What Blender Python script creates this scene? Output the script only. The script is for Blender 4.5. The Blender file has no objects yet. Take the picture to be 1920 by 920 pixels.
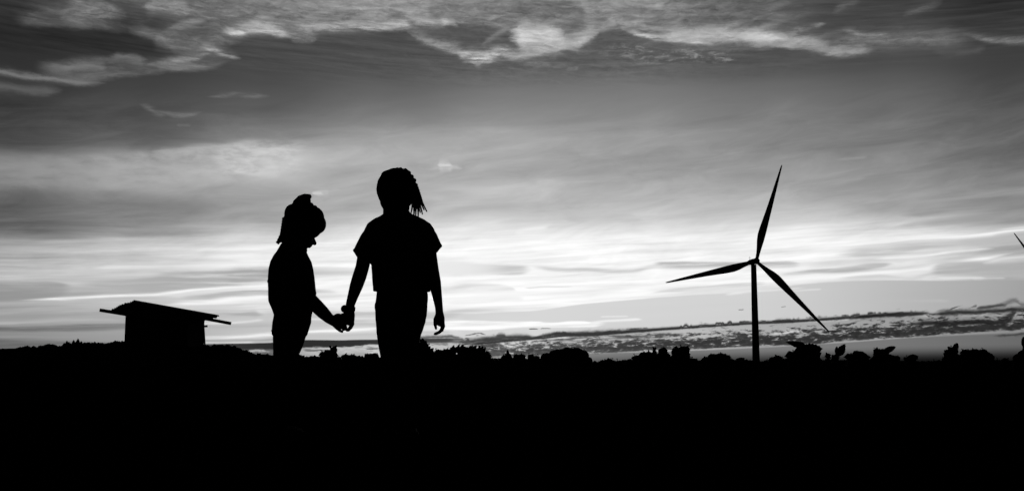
import bpy, bmesh, math, random
from mathutils import Vector, Matrix, noise
random.seed(7)
SC = bpy.context.scene
COL = SC.collection
R = math.radians

# ------------------------------------------------------------------ camera
F_PX = 2000.0
PITCH = math.atan(230.0/F_PX)
CAM_Z = 0.35
cam_d = bpy.data.cameras.new('camera')
cam = bpy.data.objects.new('camera', cam_d)
COL.objects.link(cam)
cam.location = (0, 0, CAM_Z)
cam.rotation_euler = (math.pi/2 + PITCH, 0, 0)
cam_d.sensor_width = 36
cam_d.lens = 36*F_PX/1920
cam_d.clip_start = 0.05
cam_d.clip_end = 60000
SC.camera = cam
SC.view_settings.view_transform = 'Standard'
SC.view_settings.look = 'None'
SC.view_settings.exposure = 0
SC.view_settings.gamma = 1
SC.cycles.max_bounces = 3
SC.cycles.diffuse_bounces = 1
SC.cycles.use_adaptive_sampling = True
SC.cycles.adaptive_threshold = 0.03
SC.cycles.adaptive_min_samples = 8

CP, SP = math.cos(PITCH), math.sin(PITCH)
def ray(x, y):
    u = (x-960)/F_PX; v = (460-y)/F_PX
    return Vector((u, CP - v*SP, SP + v*CP))
def at(x, y, Y):
    """the point of the place at depth Y that stands in direction (x, y)"""
    d = ray(x, y)
    t = Y/d.y
    return Vector((d.x*t, Y, CAM_Z + d.z*t))
def azel(x, y):
    d = ray(x, y).normalized()
    return math.degrees(math.atan2(d.x, d.y)), math.degrees(math.asin(d.z))
PXD = math.degrees(1/F_PX)          # degrees of sky per unit

# ------------------------------------------------------------------ sun (already behind the cloud bank, soft and weak)
SUN_EL, SUN_AZ = 4.0, 2.0
sd = bpy.data.lights.new('sun', 'SUN')
sd.energy = 0.03; sd.angle = R(12); sd.color = (1, 1, 1)
sun = bpy.data.objects.new('sun', sd); COL.objects.link(sun)
sv = Vector((math.sin(R(SUN_AZ))*math.cos(R(SUN_EL)), math.cos(R(SUN_AZ))*math.cos(R(SUN_EL)), math.sin(R(SUN_EL))))
sun.rotation_euler = sv.to_track_quat('Z', 'Y').to_euler()
sun.location = (0, 40, 30)

# ------------------------------------------------------------------ sky: evening cloud layers over a dim NISHITA sky
world = bpy.data.worlds.new('World'); SC.world = world
world.use_nodes = True
NT = world.node_tree; NT.nodes.clear()
class E:
    """a float socket with arithmetic"""
    def __init__(s, k): s.k = k
    def __add__(a, b): return m_('ADD', a, b)
    __radd__ = __add__
    def __sub__(a, b): return m_('SUBTRACT', a, b)
    def __rsub__(a, b): return m_('SUBTRACT', b, a)
    def __mul__(a, b): return m_('MULTIPLY', a, b)
    __rmul__ = __mul__
def setin(sock, v):
    if isinstance(v, E): NT.links.new(v.k, sock)
    else: sock.default_value = v
def m_(op, a, b=None, c=None, clamp=False):
    n = NT.nodes.new('ShaderNodeMath'); n.operation = op; n.use_clamp = clamp
    setin(n.inputs[0], a)
    if b is not None: setin(n.inputs[1], b)
    if c is not None: setin(n.inputs[2], c)
    return E(n.outputs[0])
def sstep(v, a, b, lo=0.0, hi=1.0, lin=False):
    n = NT.nodes.new('ShaderNodeMapRange'); n.interpolation_type = 'LINEAR' if lin else 'SMOOTHSTEP'
    setin(n.inputs['Value'], v)
    setin(n.inputs['From Min'], a); setin(n.inputs['From Max'], b)
    setin(n.inputs['To Min'], lo); setin(n.inputs['To Max'], hi)
    return E(n.outputs[0])
def vec(x, y, z):
    n = NT.nodes.new('ShaderNodeCombineXYZ')
    setin(n.inputs[0], x); setin(n.inputs[1], y); setin(n.inputs[2], z)
    return E(n.outputs[0])
def noi(x, y, seed, detail=3.0, rough=0.55, dist=0.0):
    n = NT.nodes.new('ShaderNodeTexNoise'); n.noise_dimensions = '3D'
    NT.links.new(vec(x, y, float(seed)).k, n.inputs['Vector'])
    n.inputs['Scale'].default_value = 1.0; n.inputs['Detail'].default_value = detail
    n.inputs['Roughness'].default_value = rough; n.inputs['Distortion'].default_value = dist
    return E(n.outputs['Fac'])
def ramp(f, pts, smooth=True):
    """pts: (position 0..1, value 0..1) sorted"""
    n = NT.nodes.new('ShaderNodeFloatCurve'); c = n.mapping.curves[0]
    q = []
    for p, v in pts:
        if q and p - q[-1][0] < 0.004: continue
        q.append((p, v))
    while len(c.points) < len(q): c.points.new(0.5, 0.5)
    for e, (p, v) in zip(c.points, q):
        e.location = (min(1, max(0, p)), v); e.handle_type = 'AUTO_CLAMPED' if smooth else 'VECTOR'
    n.mapping.extend = 'HORIZONTAL'
    n.mapping.update()
    n.inputs[0].default_value = 1.0
    setin(n.inputs[1], f)
    return E(n.outputs[0])
tc = NT.nodes.new('ShaderNodeTexCoord')
sx = NT.nodes.new('ShaderNodeSeparateXYZ'); NT.links.new(tc.outputs['Generated'], sx.inputs[0])
AZ = m_('ARCTAN2', E(sx.outputs[0]), E(sx.outputs[1])) * 57.29578
EL = m_('ARCSINE', m_('MINIMUM', m_('MAXIMUM', E(sx.outputs[2]), -1.0), 1.0)) * 57.29578
# three sheets of air, each stirred in its own way
P = PXD
def warp(wx, wy, ax, ay, seed, detail, rough=0.55):
    a = noi(AZ*(1/(wx*P)), EL*(1/(wy*P)), seed, detail, rough)
    b = noi(AZ*(1/(wx*P)), EL*(1/(wy*P)), seed+31, detail, rough)
    return AZ + (b-0.5)*(2*ax*P), EL + (a-0.5)*(2*ay*P)
TOP = warp(90, 28, 26, 11, 3, 7, 0.70)
MID = warp(190, 26, 40, 6, 8, 3, 0.5)
LOW = warp(26, 12, 10, 5, 15, 5, 0.62)
CIR = warp(60, 20, 13, 5.5, 23, 7, 0.70)
SK = EL - AZ*0.07
sn = noi(MID[0]*(1/(150*P)), (SK*0.5+MID[1]*0.5)*(1/(7*P)), 29, 5, 0.58, 0.2)
STR = sstep(sn, 0.30, 0.60, 0.42, 1.12)
fil = noi(CIR[0]*(1/(70*P)), CIR[1]*(1/(7*P)), 44, 6, 0.68, 0.4)
FIL = sstep(fil, 0.28, 0.66, 0.22, 1.12)
LUM = [None]
def make_group(name, ins, build):
    global NT
    g = bpy.data.node_groups.new(name, 'ShaderNodeTree')
    for i in ins: g.interface.new_socket(i, in_out='INPUT', socket_type='NodeSocketFloat')
    g.interface.new_socket('out', in_out='OUTPUT', socket_type='NodeSocketFloat')
    keep = NT; NT = g
    gi = g.nodes.new('NodeGroupInput'); go = None
    r = build(*[E(gi.outputs[i]) for i in ins])
    go = g.nodes.new('NodeGroupOutput'); g.links.new(r.k, go.inputs[0])
    NT = keep
    return g
def use(g, *vals):
    n = NT.nodes.new('ShaderNodeGroup'); n.node_tree = g
    for i, v in enumerate(vals): setin(n.inputs[i], v)
    return E(n.outputs[0])
def fade(f, k):
    return m_('MINIMUM', m_('MULTIPLY', m_('MAXIMUM', f*(1.0-f), 0.0), k), 1.0)
def _streak(acc, f, el, c, lo, rng, wt, wb, k, V, alpha):
    t = el - m_('MULTIPLY_ADD', c, rng, lo)
    t = m_('MAXIMUM', t*wt, t*wb)
    fd = fade(f, k)
    w = m_('EXPONENT', m_('DIVIDE', t*t*(-1.0), m_('MAXIMUM', fd, 0.04)))*m_('SMOOTH_MIN', fd*1.25, 1.0, 0.35)*alpha
    return m_('MULTIPLY_ADD', w, V - acc, acc)
G_STREAK = make_group('streak', ['acc','f','el','c','lo','rng','wt','wb','k','V','alpha'], _streak)
def _band(acc, f, el, elt, t, tlo, trng, b, blo, brng, st, sb, k, V, alpha):
    t = m_('MULTIPLY_ADD', t, trng, tlo); b = m_('MULTIPLY_ADD', b, brng, blo)
    w = sstep(t-elt, st*(-1.0), st)*sstep(el-b, sb*(-1.0), sb)*sstep(fade(f, k), 0.0, 1.0)*alpha
    return m_('MULTIPLY_ADD', w, V - acc, acc)
G_BAND = make_group('band', ['acc','f','el','elt','t','tlo','trng','b','blo','brng','st','sb','k','V','alpha'], _band)
def curve(f, pts, a0, a1):
    """elevation curve through sky points, over azimuth a0..a1; to be scaled by lo, range"""
    q = sorted(azel(x, y) for x, y in pts)
    lo = min(e for a, e in q)-0.05; hi = max(e for a, e in q)+0.05
    r = ramp(f, [((a-a0)/(a1-a0), (e-lo)/(hi-lo)) for a, e in q])
    return r, lo, hi-lo
def span(pts):
    q = [azel(x, y)[0] for x, y in pts]; return min(q), max(q)
def after(v):
    # keeps the long chain in order, so that only few values are alive at once
    return m_('MULTIPLY_ADD', LUM[0], 1e-7, v)
def line(pts, wt, wb, V, alpha=1.0, S=None, k=10.0, mod=None):
    """a streak along a spine; wt / wb = soft half widths above and below"""
    S = S or MID
    if S is TOP: k = min(k, 6); wt *= 1.1; wb *= 1.25
    if S is CIR: wt *= 1.45; wb *= 1.6; V = 100+(V-100)*0.92; alpha *= 0.95; k = min(k, 5)
    a0, a1 = span(pts)
    f = sstep(after(S[0]), a0, a1, lin=True)
    c, lo, rng = curve(f, pts, a0, a1)
    if mod is None and S is MID: mod = STR
    if mod is None and (S is CIR): mod = FIL
    if mod is not None: alpha = mod*alpha
    LUM[0] = use(G_STREAK, LUM[0], f, S[1], c, lo, rng, 1/(wt*P), -1/(wb*P), k, V/255.0, alpha)
def band(top, bot, st, sb, V, alpha=1.0, S=None, k=14.0, mod=None, vals=None, open_=False, T2=None):
    S = S or MID
    a0, a1 = span(top+bot)
    f = sstep(after(S[0]), a0, a1, lin=True)
    f2 = sstep(after(AZ), a0, a1, lin=True)
    t, tlo, tr = curve(f, top, a0, a1); b, blo, br = curve(f, bot, a0, a1)
    if vals: V = ramp(f2, [((azel(x, 600)[0]-a0)/(a1-a0), v/255) for x, v in vals])
    else: V = V/255.0
    if mod is None and S is MID: mod = STR
    if mod is not None: alpha = mod*alpha
    LUM[0] = use(G_BAND, LUM[0], 0.5 if open_ else f2, S[1], T2 if T2 is not None else S[1], t, tlo, tr, b, blo, br, st*P, sb*P, k, V, alpha)

# --- broad brightness of the evening sky, read column by column
YS =  [0, 60, 110, 170, 230, 265, 290, 320, 350, 380, 410, 435, 460, 490, 520, 550, 580, 610, 640, 670, 690]
COLS = {
 0:   [55, 45, 50, 56, 66, 74, 112,130,116,98, 97, 114,172,182,192,160,170,150,125,90, 60],
 240: [72, 52, 58, 68, 84, 98, 130,152,150,125,128,152,200,205,208,192,190,165,150,120,90],
 480: [100,78, 72, 80, 108,138,176,178,165,158,166,202,228,246,240,240,220,200,190,150,110],
 720: [120,76, 78, 98, 132,162,172,166,168,172,190,228,250,250,248,252,240,225,195,165,120],
 960: [112,88, 90, 116,142,165,165,166,186,182,208,240,253,254,255,255,253,240,200,150,120],
 1200:[112,90, 92, 118,138,150,150,156,170,182,202,232,252,252,254,252,240,210,190,150,110],
 1440:[80, 78, 80, 108,126,134,142,152,166,182,206,238,250,248,246,240,210,200,180,125,70],
 1680:[66, 70, 74, 98, 112,119,126,138,148,160,196,226,238,232,226,190,184,172,150,95, 45],
 1920:[48, 62, 64, 76, 94, 98, 104,118,126,134,148,196,178,186,178,162,160,142,110,55, 28]}
E0, E1 = -1.0, 21.0
fe = sstep(MID[1], E0, E1, lin=True)
prev = None
for x in sorted(COLS):
    pts = sorted((azel(x, y)[1], v/255) for y, v in zip(YS, COLS[x]))
    ra = ramp(fe, [((e-E0)/(E1-E0), v) for e, v in pts])
    if prev is None: acc = ra
    else:
        a0 = azel(prev, 450)[0]; a1 = azel(x, 450)[0]
        acc = m_('MULTIPLY_ADD', sstep(AZ, a0, a1), ra-acc, acc)
    prev = x
LUM[0] = acc
# slow soft mottling of the middle sky, drawn out along the wind and rising to the right
mot = noi(AZ*(1/(260*P)), SK*(1/(16*P)), 40, 5, 0.55, 0.3)
motm = sstep(EL, 3.5, 5.5)*sstep(EL, 15.5, 11.0)
LUM[0] = LUM[0] + (mot-0.5)*motm*0.06
mo2 = noi(CIR[0]*(1/(150*P)), (EL-AZ*0.12)*(1/(34*P)), 46, 6, 0.62, 0.6)
LUM[0] = LUM[0] + (mo2-0.5)*motm*0.21
st1 = noi(MID[0]*(1/(260*P)), (EL*0.5+MID[1]*0.5-AZ*0.045)*(1/(13*P)), 48, 5, 0.58, 0.3)
LUM[0] = LUM[0] + (st1-0.58)*sstep(EL, 1.5, 3.0)*sstep(EL, 8.6, 6.2)*0.34

# --- high cirrus across the top
vn = noi(TOP[0]*(1/(110*P)), TOP[1]*(1/(26*P)), 51, 7, 0.64, 0.8)
veil = sstep(vn, 0.26, 0.72)
fine = noi(TOP[0]*(1/(30*P)), TOP[1]*(1/(9*P)), 57, 6, 0.68, 0.5)
soft = veil*0.8+0.25
band([(250,-60),(480,-60),(960,-60),(1300,-60),(1560,-60)], [(250,62),(330,82),(400,88),(480,62),(560,66),(620,56),(780,50),(870,50),(960,60),(1100,50),(1200,58),(1400,62),(1560,60)], 16, 13, 0, 0.9, TOP, mod=soft, vals=[(250,112),(480,126),(700,158),(860,158),(960,132),(1180,155),(1340,122),(1560,88)])
band([(20,12),(100,5),(180,-20),(300,-60)], [(20,45),(120,52),(220,58),(300,75)], 14, 8, 105, 0.8, TOP, mod=veil, k=8)
line([(110,30),(150,20),(185,18),(240,30)], 16, 14, 142, 0.7, TOP, 5, mod=soft)
line([(270,14),(320,10),(360,14)], 16, 12, 152, 0.6, TOP, 6)
line([(240,58),(300,74),(345,90),(400,92)], 11, 9, 116, 0.8, TOP)
band([(-60,52),(0,54),(140,58),(250,66),(300,92)], [(-60,84),(0,86),(150,96),(250,98),(300,96)], 7, 10, 44, 0.8, TOP, k=20)
band([(60,118),(120,114),(220,108),(300,112),(400,98),(440,106)], [(60,150),(180,150),(250,142),(340,132),(400,126),(440,112)], 8, 6, 116, 0.85, TOP, mod=soft, k=10)
line([(-60,130),(0,134),(50,143),(110,151),(200,156)], 5, 5, 128, 0.8, TOP, 14)
line([(-60,158),(0,162),(60,170),(120,170)], 8, 6, 98, 0.8, TOP, 14)
line([(110,128),(170,124),(200,132)], 7, 5, 128, 0.6, TOP)
line([(205,104),(240,107),(275,112)], 6, 7, 124, 0.6, TOP, 5)
line([(275,122),(320,116),(360,112),(385,102),(404,94)], 5, 3, 152, 0.9, CIR, 8)
line([(372,86),(395,92),(418,102),(455,110)], 5, 3, 158, 0.95, CIR, 8)
line([(290,125),(350,128),(410,122)], 6, 3, 134, 0.7, CIR, 8)
line([(410,64),(450,62),(490,58),(520,64),(552,69)], 11, 3.5, 205, 0.95, CIR, 7)
line([(540,70),(575,76),(600,72)], 7, 4, 134, 0.8, CIR, 6)
line([(528,40),(556,45),(600,51),(645,53),(700,53),(790,47),(860,48)], 8, 4, 190, 0.9, CIR, 10)
band([(760,40),(800,48),(850,46),(940,52),(960,60)], [(760,52),(830,70),(880,95),(930,96),(960,90)], 5, 8, 84, 0.85, TOP, k=12)
band([(800,8),(860,2),(930,8)], [(800,36),(870,38),(930,34)], 8, 8, 112, 0.7, TOP)
line([(755,28),(780,38),(812,49),(850,46)], 5, 3, 180, 0.8, CIR, 8)
line([(822,38),(845,43),(862,49)], 4, 3, 180, 0.8, CIR, 8)
line([(768,62),(800,78),(850,94),(880,104)], 12, 6, 146, 0.8, TOP, 8)
line([(850,96),(880,108),(905,109),(940,100),(975,100)], 9, 6, 222, 0.95, CIR, 7)
line([(884,116),(893,121),(910,110)], 4, 3, 170, 0.8, CIR, 8)
line([(948,112),(985,105),(1030,94),(1066,90)], 12, 5, 160, 0.85, TOP, 8)
line([(955,72),(995,70),(1035,68),(1062,72)], 26, 19, 204, 0.92, TOP, 6)
line([(1035,78),(1065,84),(1100,72),(1125,62)], 18, 7, 184, 0.85, TOP, 8)
band([(965,12),(1000,8),(1060,6),(1100,20)], [(965,30),(1020,44),(1060,52),(1100,46)], 8, 7, 102, 0.75, TOP)
line([(1100,60),(1140,48),(1160,38)], 7, 6, 158, 0.7, TOP)
line([(1162,52),(1190,62),(1215,69),(1250,74),(1300,79),(1345,84)], 4.5, 2.6, 215, 0.95, CIR, 12)
line([(1230,64),(1290,67),(1360,66),(1430,70),(1480,76)], 12, 12, 190, 0.9, TOP, 8)
line([(1380,66),(1440,70),(1500,78),(1560,86)], 9, 9, 196, 0.75, TOP, 8)
line([(1440,82),(1520,88),(1590,98),(1650,92)], 14, 5, 150, 0.85, TOP, 8)
line([(1560,74),(1650,76),(1760,72),(1830,70)], 16, 14, 112, 0.8, TOP, 8)
line([(1575,54),(1600,62),(1630,67),(1675,68)], 4, 3, 148, 0.85, CIR, 8)
line([(1472,62),(1510,54),(1550,44)], 3, 3, 130, 0.8, CIR, 8)
line([(1800,62),(1830,70),(1870,77),(1990,78)], 6, 3, 134, 0.85, CIR, 10)
line([(1690,30),(1730,16),(1770,2)], 5, 5, 100, 0.7, CIR, 6)
line([(1560,24),(1585,10),(1620,-6)], 6, 5, 104, 0.7, CIR, 6)
line([(1745,100),(1800,98),(1850,90)], 6, 5, 86, 0.7, TOP, 8)
band([(1120,84),(1180,86),(1260,92),(1400,96)], [(1120,112),(1200,118),(1300,118),(1400,112)], 6, 3, 122, 0.9, TOP, mod=sstep(fine, 0.46, 0.66), k=8)
line([(972,122),(990,120),(1005,119),(1036,122)], 3, 3, 128, 0.8, CIR, 4)
line([(1064,128),(1077,128),(1088,126)], 4, 3, 116, 0.8, TOP, 6)
# filaments inside the cirrus
cm = sstep(EL, 14.6, 17.0)*sstep(LUM[0], 0.26, 0.45)
LUM[0] = LUM[0] + (fine-0.5)*cm*0.40
fib = noi((TOP[0]-EL*0.9)*(1/(80*P)), (EL + AZ*0.10 + (TOP[1]-EL)*1.6)*(1/(5*P)), 69, 5, 0.65, 0.3)
LUM[0] = LUM[0] + (fib-0.5)*sstep(EL, 14.6, 16.4)*sstep(LUM[0], 0.24, 0.50, 0.15, 1.0)*0.26
cm2 = sstep(EL, 14.4, 16.5)
strand = noi(TOP[0]*(1/(150*P)), (EL+AZ*0.05)*(1/(9*P)), 66, 5, 0.6, 0.4)
LUM[0] = LUM[0] + (strand-0.5)*cm2*0.16
for pts_ in ([(1210,60),(1245,50),(1290,30)], [(1300,70),(1350,52),(1400,40)], [(1380,72),(1430,52),(1480,36)], [(900,88),(930,66),(960,50)], [(1000,60),(1040,40),(1080,28)],
             [(560,40),(600,26),(650,18)], [(640,46),(690,30),(750,22)], [(440,60),(480,40),(530,24)], [(1480,84),(1540,70),(1610,50)], [(300,60),(350,44),(400,34)]):
    line(pts_, 4, 4, 172 if pts_[0][0] < 1400 else 138, 0.45, CIR, 5)
# --- small wisps in the clear belt
line([(385,182),(420,179),(445,178),(470,180),(510,181)], 3, 2, 118, 0.8, CIR, 5)
line([(262,196),(280,203),(292,211),(312,218)], 3.5, 3.5, 112, 0.75, CIR, 4)
line([(290,206),(315,213),(334,217),(350,216),(380,209)], 3.2, 2.2, 134, 0.66, CIR, 4)
line([(325,236),(352,234)], 3, 3, 112, 0.5, TOP, 6)
# --- pale belt with bright tufts
line([(290,287),(350,281),(420,270),(500,262)], 3, 14, 168, 0.5, MID, 8)
tuft = noi(CIR[0]*(1/(44*P)), CIR[1]*(1/(15*P)), 62, 5, 0.55, 0.0)
band([(-60,300),(60,298),(150,292),(290,283),(400,272),(500,264),(620,268)], [(-60,346),(60,350),(200,352),(330,346),(470,336),(620,316)], 9, 12, 0, 0.75, CIR, k=9,
     mod=sstep(tuft, 0.30, 0.68, 0.1, 1.0), vals=[(-60,136),(60,148),(200,166),(330,178),(430,194),(560,196),(620,184)])
band([(395,278),(450,278),(520,278),(580,282)], [(395,318),(470,328),(560,326),(580,318)], 9, 9, 208, 0.8, CIR, k=5, mod=sstep(tuft, 0.40, 0.70))
line([(428,288),(448,294),(468,308),(480,320)], 6, 6, 214, 0.6, CIR, 6)
line([(470,287),(490,289),(512,298)], 5, 5, 212, 0.55, CIR, 6)
line([(485,320),(515,320),(540,320),(560,313)], 6, 5, 208, 0.55, CIR, 6)
line([(804,318),(822,313),(835,309),(848,313),(868,316)], 4, 3.4, 196, 0.62, (CIR[0], EL*0.6+CIR[1]*0.4), 6, mod=sstep(tuft, 0.3, 0.55, 0.4, 1.0))
line([(590,362),(604,361),(620,361)], 3.5, 3.5, 200, 0.7, CIR, 6)
line([(330,338),(380,337),(415,332)], 6, 4, 178, 0.6, CIR, 7)
line([(190,345),(260,350),(310,343)], 9, 6, 172, 0.45, CIR, 7)
line([(60,310),(120,304),(180,312)], 8, 6, 148, 0.5, CIR, 7)
line([(20,342),(80,342),(160,350)], 6, 4, 146, 0.5, CIR, 7)
line([(820,315),(833,310),(848,315)], 6, 5, 216, 1.0, CIR, 5)
line([(590,362),(604,361),(618,361)], 3.5, 3, 205, 0.8, MID, 5)
line([(610,358),(640,354)], 4, 4, 185, 0.5, MID, 5)
line([(790,398),(860,380),(930,360),(990,346)], 12, 8, 198, 0.55, MID, 7)
line([(960,438),(990,430),(1030,424)], 5, 4, 240, 0.8, MID, 7)
line([(1180,402),(1210,403),(1230,405)], 4, 4, 206, 0.7, MID, 7)
line([(1050,412),(1120,408),(1200,412)], 9, 7, 186, 0.6, MID, 7)
line([(1570,297),(1605,295),(1625,294)], 3, 3, 150, 0.6, MID, 6)
line([(1540,346),(1580,340),(1620,334)], 4, 3, 160, 0.5, MID, 6)
line([(1680,384),(1780,372),(1850,362),(1990,350)], 6, 9, 160, 0.7, MID, 9)
line([(1690,404),(1800,392),(1990,372)], 8, 5, 138, 0.6, MID, 9)
# --- level streaks over the bright belt
band([(-80,420),(0,440),(100,438),(250,430),(400,418),(480,412)], [(-80,455),(0,452),(100,446),(250,436),(400,424),(480,420)], 8, 8, 0, 0.5, MID, vals=[(0,125),(240,165),(480,185)])
line([(180,486),(300,483),(400,487),(450,489)], 3, 3, 196, 0.6)
line([(180,503),(300,500),(420,492),(500,482)], 5, 4, 236, 0.6)
band([(-80,527),(0,528),(100,529),(132,534),(142,540)], [(-80,562),(0,562),(90,558),(130,548),(142,544)], 4, 8, 146, 0.72, MID, k=8)
band([(130,530),(200,526),(270,520),(330,512),(400,508),(480,502),(600,500),(710,504)], [(130,540),(230,542),(290,552),(330,548),(400,540),(480,528),(600,520),(710,514)], 5, 7, 0, 0.85, MID, k=12, vals=[(130,170),(260,172),(380,166),(500,162),(590,196),(710,215)])
line([(30,563),(120,561),(200,556),(290,553),(400,541),(480,533),(520,529)], 3.5, 3, 250, 0.85, MID, 6)
band([(330,556),(400,550),(480,543),(560,541),(640,545)], [(330,562),(400,560),(480,555),(560,551),(640,549)], 3, 3, 0, 0.85, MID, vals=[(330,190),(440,172),(520,176),(640,220)])
line([(300,572),(380,566),(440,560),(520,556)], 5, 6, 252, 0.8, MID, 6)
line([(330,576),(400,572),(460,570)], 2, 2, 205, 0.7, MID, 8)
line([(-80,596),(0,592),(100,590),(200,584),(240,582)], 5, 4, 150, 0.6)
line([(-80,606),(0,605),(80,601),(160,599),(235,600)], 3, 2, 178, 0.8)
band([(-80,611),(0,611),(130,608),(340,605)], [(-80,620),(0,620),(130,620),(340,612)], 2.5, 4, 0, 0.9, MID, k=24, vals=[(-80,100),(0,104),(130,116),(340,150)])
line([(-80,633),(0,632),(100,631),(235,630)], 3, 3, 152, 0.6)
band([(-80,636),(0,637),(120,640),(360,650)], [(-80,700),(0,700),(360,700)], 4, 4, 100, 0.75, MID, k=8)
line([(280,594),(440,588),(505,590)], 7, 4, 168, 0.85, MID, 14)
line([(280,606),(440,604),(505,598)], 2, 2.5, 232, 0.7, MID, 14)
line([(280,616),(440,614),(505,610),(560,606)], 6, 5, 178, 0.8, MID, 14)
band([(470,584),(620,582),(900,586)], [(470,610),(640,613),(900,602)], 3, 3, 194, 0.9, MID, k=7)
line([(560,598),(640,596),(715,594)], 2.5, 2, 232, 0.7, MID, 12)
line([(280,634),(440,631),(510,627),(600,621),(660,618),(730,615)], 3, 4, 246, 0.95, MID, 14)
line([(280,638),(450,638),(520,636)], 1.5, 2.5, 150, 0.7, MID, 14)
line([(280,644),(430,643),(470,641)], 1.5, 1.5, 226, 0.8, MID, 14)
line([(500,632),(640,628),(860,624)], 4, 5, 194, 0.85, MID, 10)
# right of the couple
band([(680,498),(860,491),(900,494),(960,497),(1000,500)], [(680,512),(900,513),(960,514),(1000,505)], 4, 4, 0, 0.85, MID, vals=[(820,234),(900,226),(970,196),(1000,212)])
line([(985,500),(1050,505),(1110,506),(1170,509),(1220,501),(1250,494)], 4, 4, 200, 0.85, MID, 9)
band([(1220,494),(1240,490),(1320,490),(1420,491),(1480,491),(1510,496)], [(1220,500),(1270,502),(1340,500),(1420,500),(1480,500),(1510,498)], 3, 5, 0, 0.9, MID, vals=[(1220,205),(1260,172),(1380,178),(1480,186),(1510,220)])
band([(824,540),(860,534),(905,533),(950,536),(972,542)], [(824,546),(880,544),(930,544),(972,543)], 3, 5, 210, 0.7, MID)
line([(985,538),(1020,536),(1070,535)], 1.5, 1.5, 222, 0.8)
line([(835,566),(890,566),(950,560),(990,562)], 5, 4, 232, 0.5)
line([(826,588),(880,584),(940,586),(1000,590)], 4, 5, 196, 0.8, MID, 8)
# the pale grey wedge that widens to the right
band([(840,594),(880,588),(960,585),(1040,577),(1120,567),(1200,560),(1280,554),(1400,547),(1440,543),(1520,531),(1600,527),(1700,526),(1990,524)],
     [(840,640),(1040,640),(1300,640),(1990,640)], 1.6, 2, 0, 0.95, (AZ*0.6+MID[0]*0.4, EL*0.55+MID[1]*0.45), k=30, vals=[(840,205),(960,212),(1200,209),(1440,205),(1560,196),(1680,184),(1920,160),(1990,150)])
band([(815,606),(880,598),(960,601),(1000,602),(1030,605),(1060,602),(1100,604),(1140,606)], [(815,618),(900,618),(1000,614),(1080,614),(1140,608)], 1.8, 2, 253, 0.95, MID, k=14)
line([(1090,608),(1130,602),(1165,600),(1205,597)], 2.5, 2.5, 238, 0.9, MID, 8)
line([(1120,593),(1145,592),(1180,591)], 1.5, 1.5, 232, 0.8)
band([(1190,556),(1240,546),(1330,535),(1440,528)], [(1190,553),(1240,549),(1330,546),(1440,534)], 2, 2.5, 208, 0.8, MID)
line([(1360,553),(1400,548),(1440,545),(1500,540)], 1.5, 2, 238, 0.7, MID)
line([(1474,548),(1495,545),(1530,543)], 1.5, 1.5, 222, 0.8)
# streaks at the right
band([(1460,513),(1530,505),(1600,499),(1640,495),(1680,494)], [(1460,516),(1530,511),(1600,509),(1650,503),(1680,497)], 2, 3, 178, 0.9, MID, k=12)
line([(1440,532),(1520,521),(1600,515),(1680,510),(1740,502),(1790,492),(1850,482),(1900,472)], 4, 5, 248, 0.85, MID, 8)
line([(1560,478),(1640,474),(1740,463),(1830,454),(1990,440)], 9, 8, 186, 0.85, MID, 8)
line([(1640,487),(1720,480),(1800,468),(1860,466)], 3.5, 3.5, 244, 0.75, MID, 7)
line([(1500,464),(1620,455),(1720,448),(1830,440),(1880,432),(1990,420)], 5, 6, 250, 0.8, MID, 8)
line([(1660,432),(1740,420),(1840,410),(1990,404)], 8, 6, 156, 0.6, MID, 8)
line([(1560,522),(1640,518),(1700,522),(1760,512),(1990,512)], 3, 5, 192, 0.6, MID, 8)
band([(1740,502),(1800,489),(1880,492),(1990,492)], [(1740,515),(1990,516)], 4, 4, 172, 0.75, MID, k=12)
line([(1840,492),(1890,484),(1990,478)], 4, 4, 222, 0.7, MID, 7)
line([(1755,521),(1800,520),(1850,520)], 1.8, 1.8, 226, 0.8)
line([(1820,522),(1860,521),(1890,520)], 1.5, 1.5, 224, 0.7)
line([(1620,562),(1780,565)], 3, 3, 188, 0.5)

# --- low cumulus seen edge on near the horizon
bump = noi(AZ*(1/(15*P)), EL*(1/(90*P)), 71, 3, 0.6)
SL = EL - AZ*0.055
pat = noi(AZ*(1/(34*P)), SL*(1/(8*P)), 77, 6, 0.66, 0.35)
pat2 = noi(AZ*(1/(60*P)), SL*(1/(5*P)), 83, 5, 0.6, 0.2)
# the clear strip below the deck darkens towards the ground
band([(820,668),(1000,664),(1110,662),(1250,658),(1420,651),(1560,643),(1680,634),(1800,626),(1990,616)], [(820,760),(1400,760),(1990,760)], 2, 2, 0, 1.0, (AZ, EL), open_=True,
     vals=[(820,165),(1100,135),(1250,125),(1420,122),(1600,118),(1750,112),(1920,104)], mod=sstep(AZ, azel(1020,650)[0], azel(1120,650)[0]))
dk = sstep(EL, azel(960,692)[1], azel(960,640)[1]) ; dkm = sstep(AZ, 3.0, 22.0, 0.35, 1.0)*sstep(EL, 0.9, 0.0)
dkb = sstep(EL - AZ*0.012, 0.92, -0.12)*sstep(AZ, 2.0, 20.0, 0.45, 0.98)
LUM[0] = LUM[0]*(1.0-dkb)
# light between the deck and its upper line
band([(860,650),(960,634),(1100,628),(1250,618),(1400,609),(1560,602),(1700,594),(1990,590)], [(860,670),(1100,662),(1250,658),(1420,651),(1560,643),(1680,634),(1990,620)], 2, 2, 0, 0.9, (AZ, EL), k=30,
     vals=[(860,195),(960,205),(1100,185),(1300,182),(1440,165),(1680,150),(1990,138)])
line([(985,632),(1030,631),(1075,630)], 3, 3, 240, 0.85, LOW, 7)
line([(1440,627),(1470,624),(1500,622),(1530,622)], 3, 2, 215, 0.8, LOW, 7)
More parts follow.
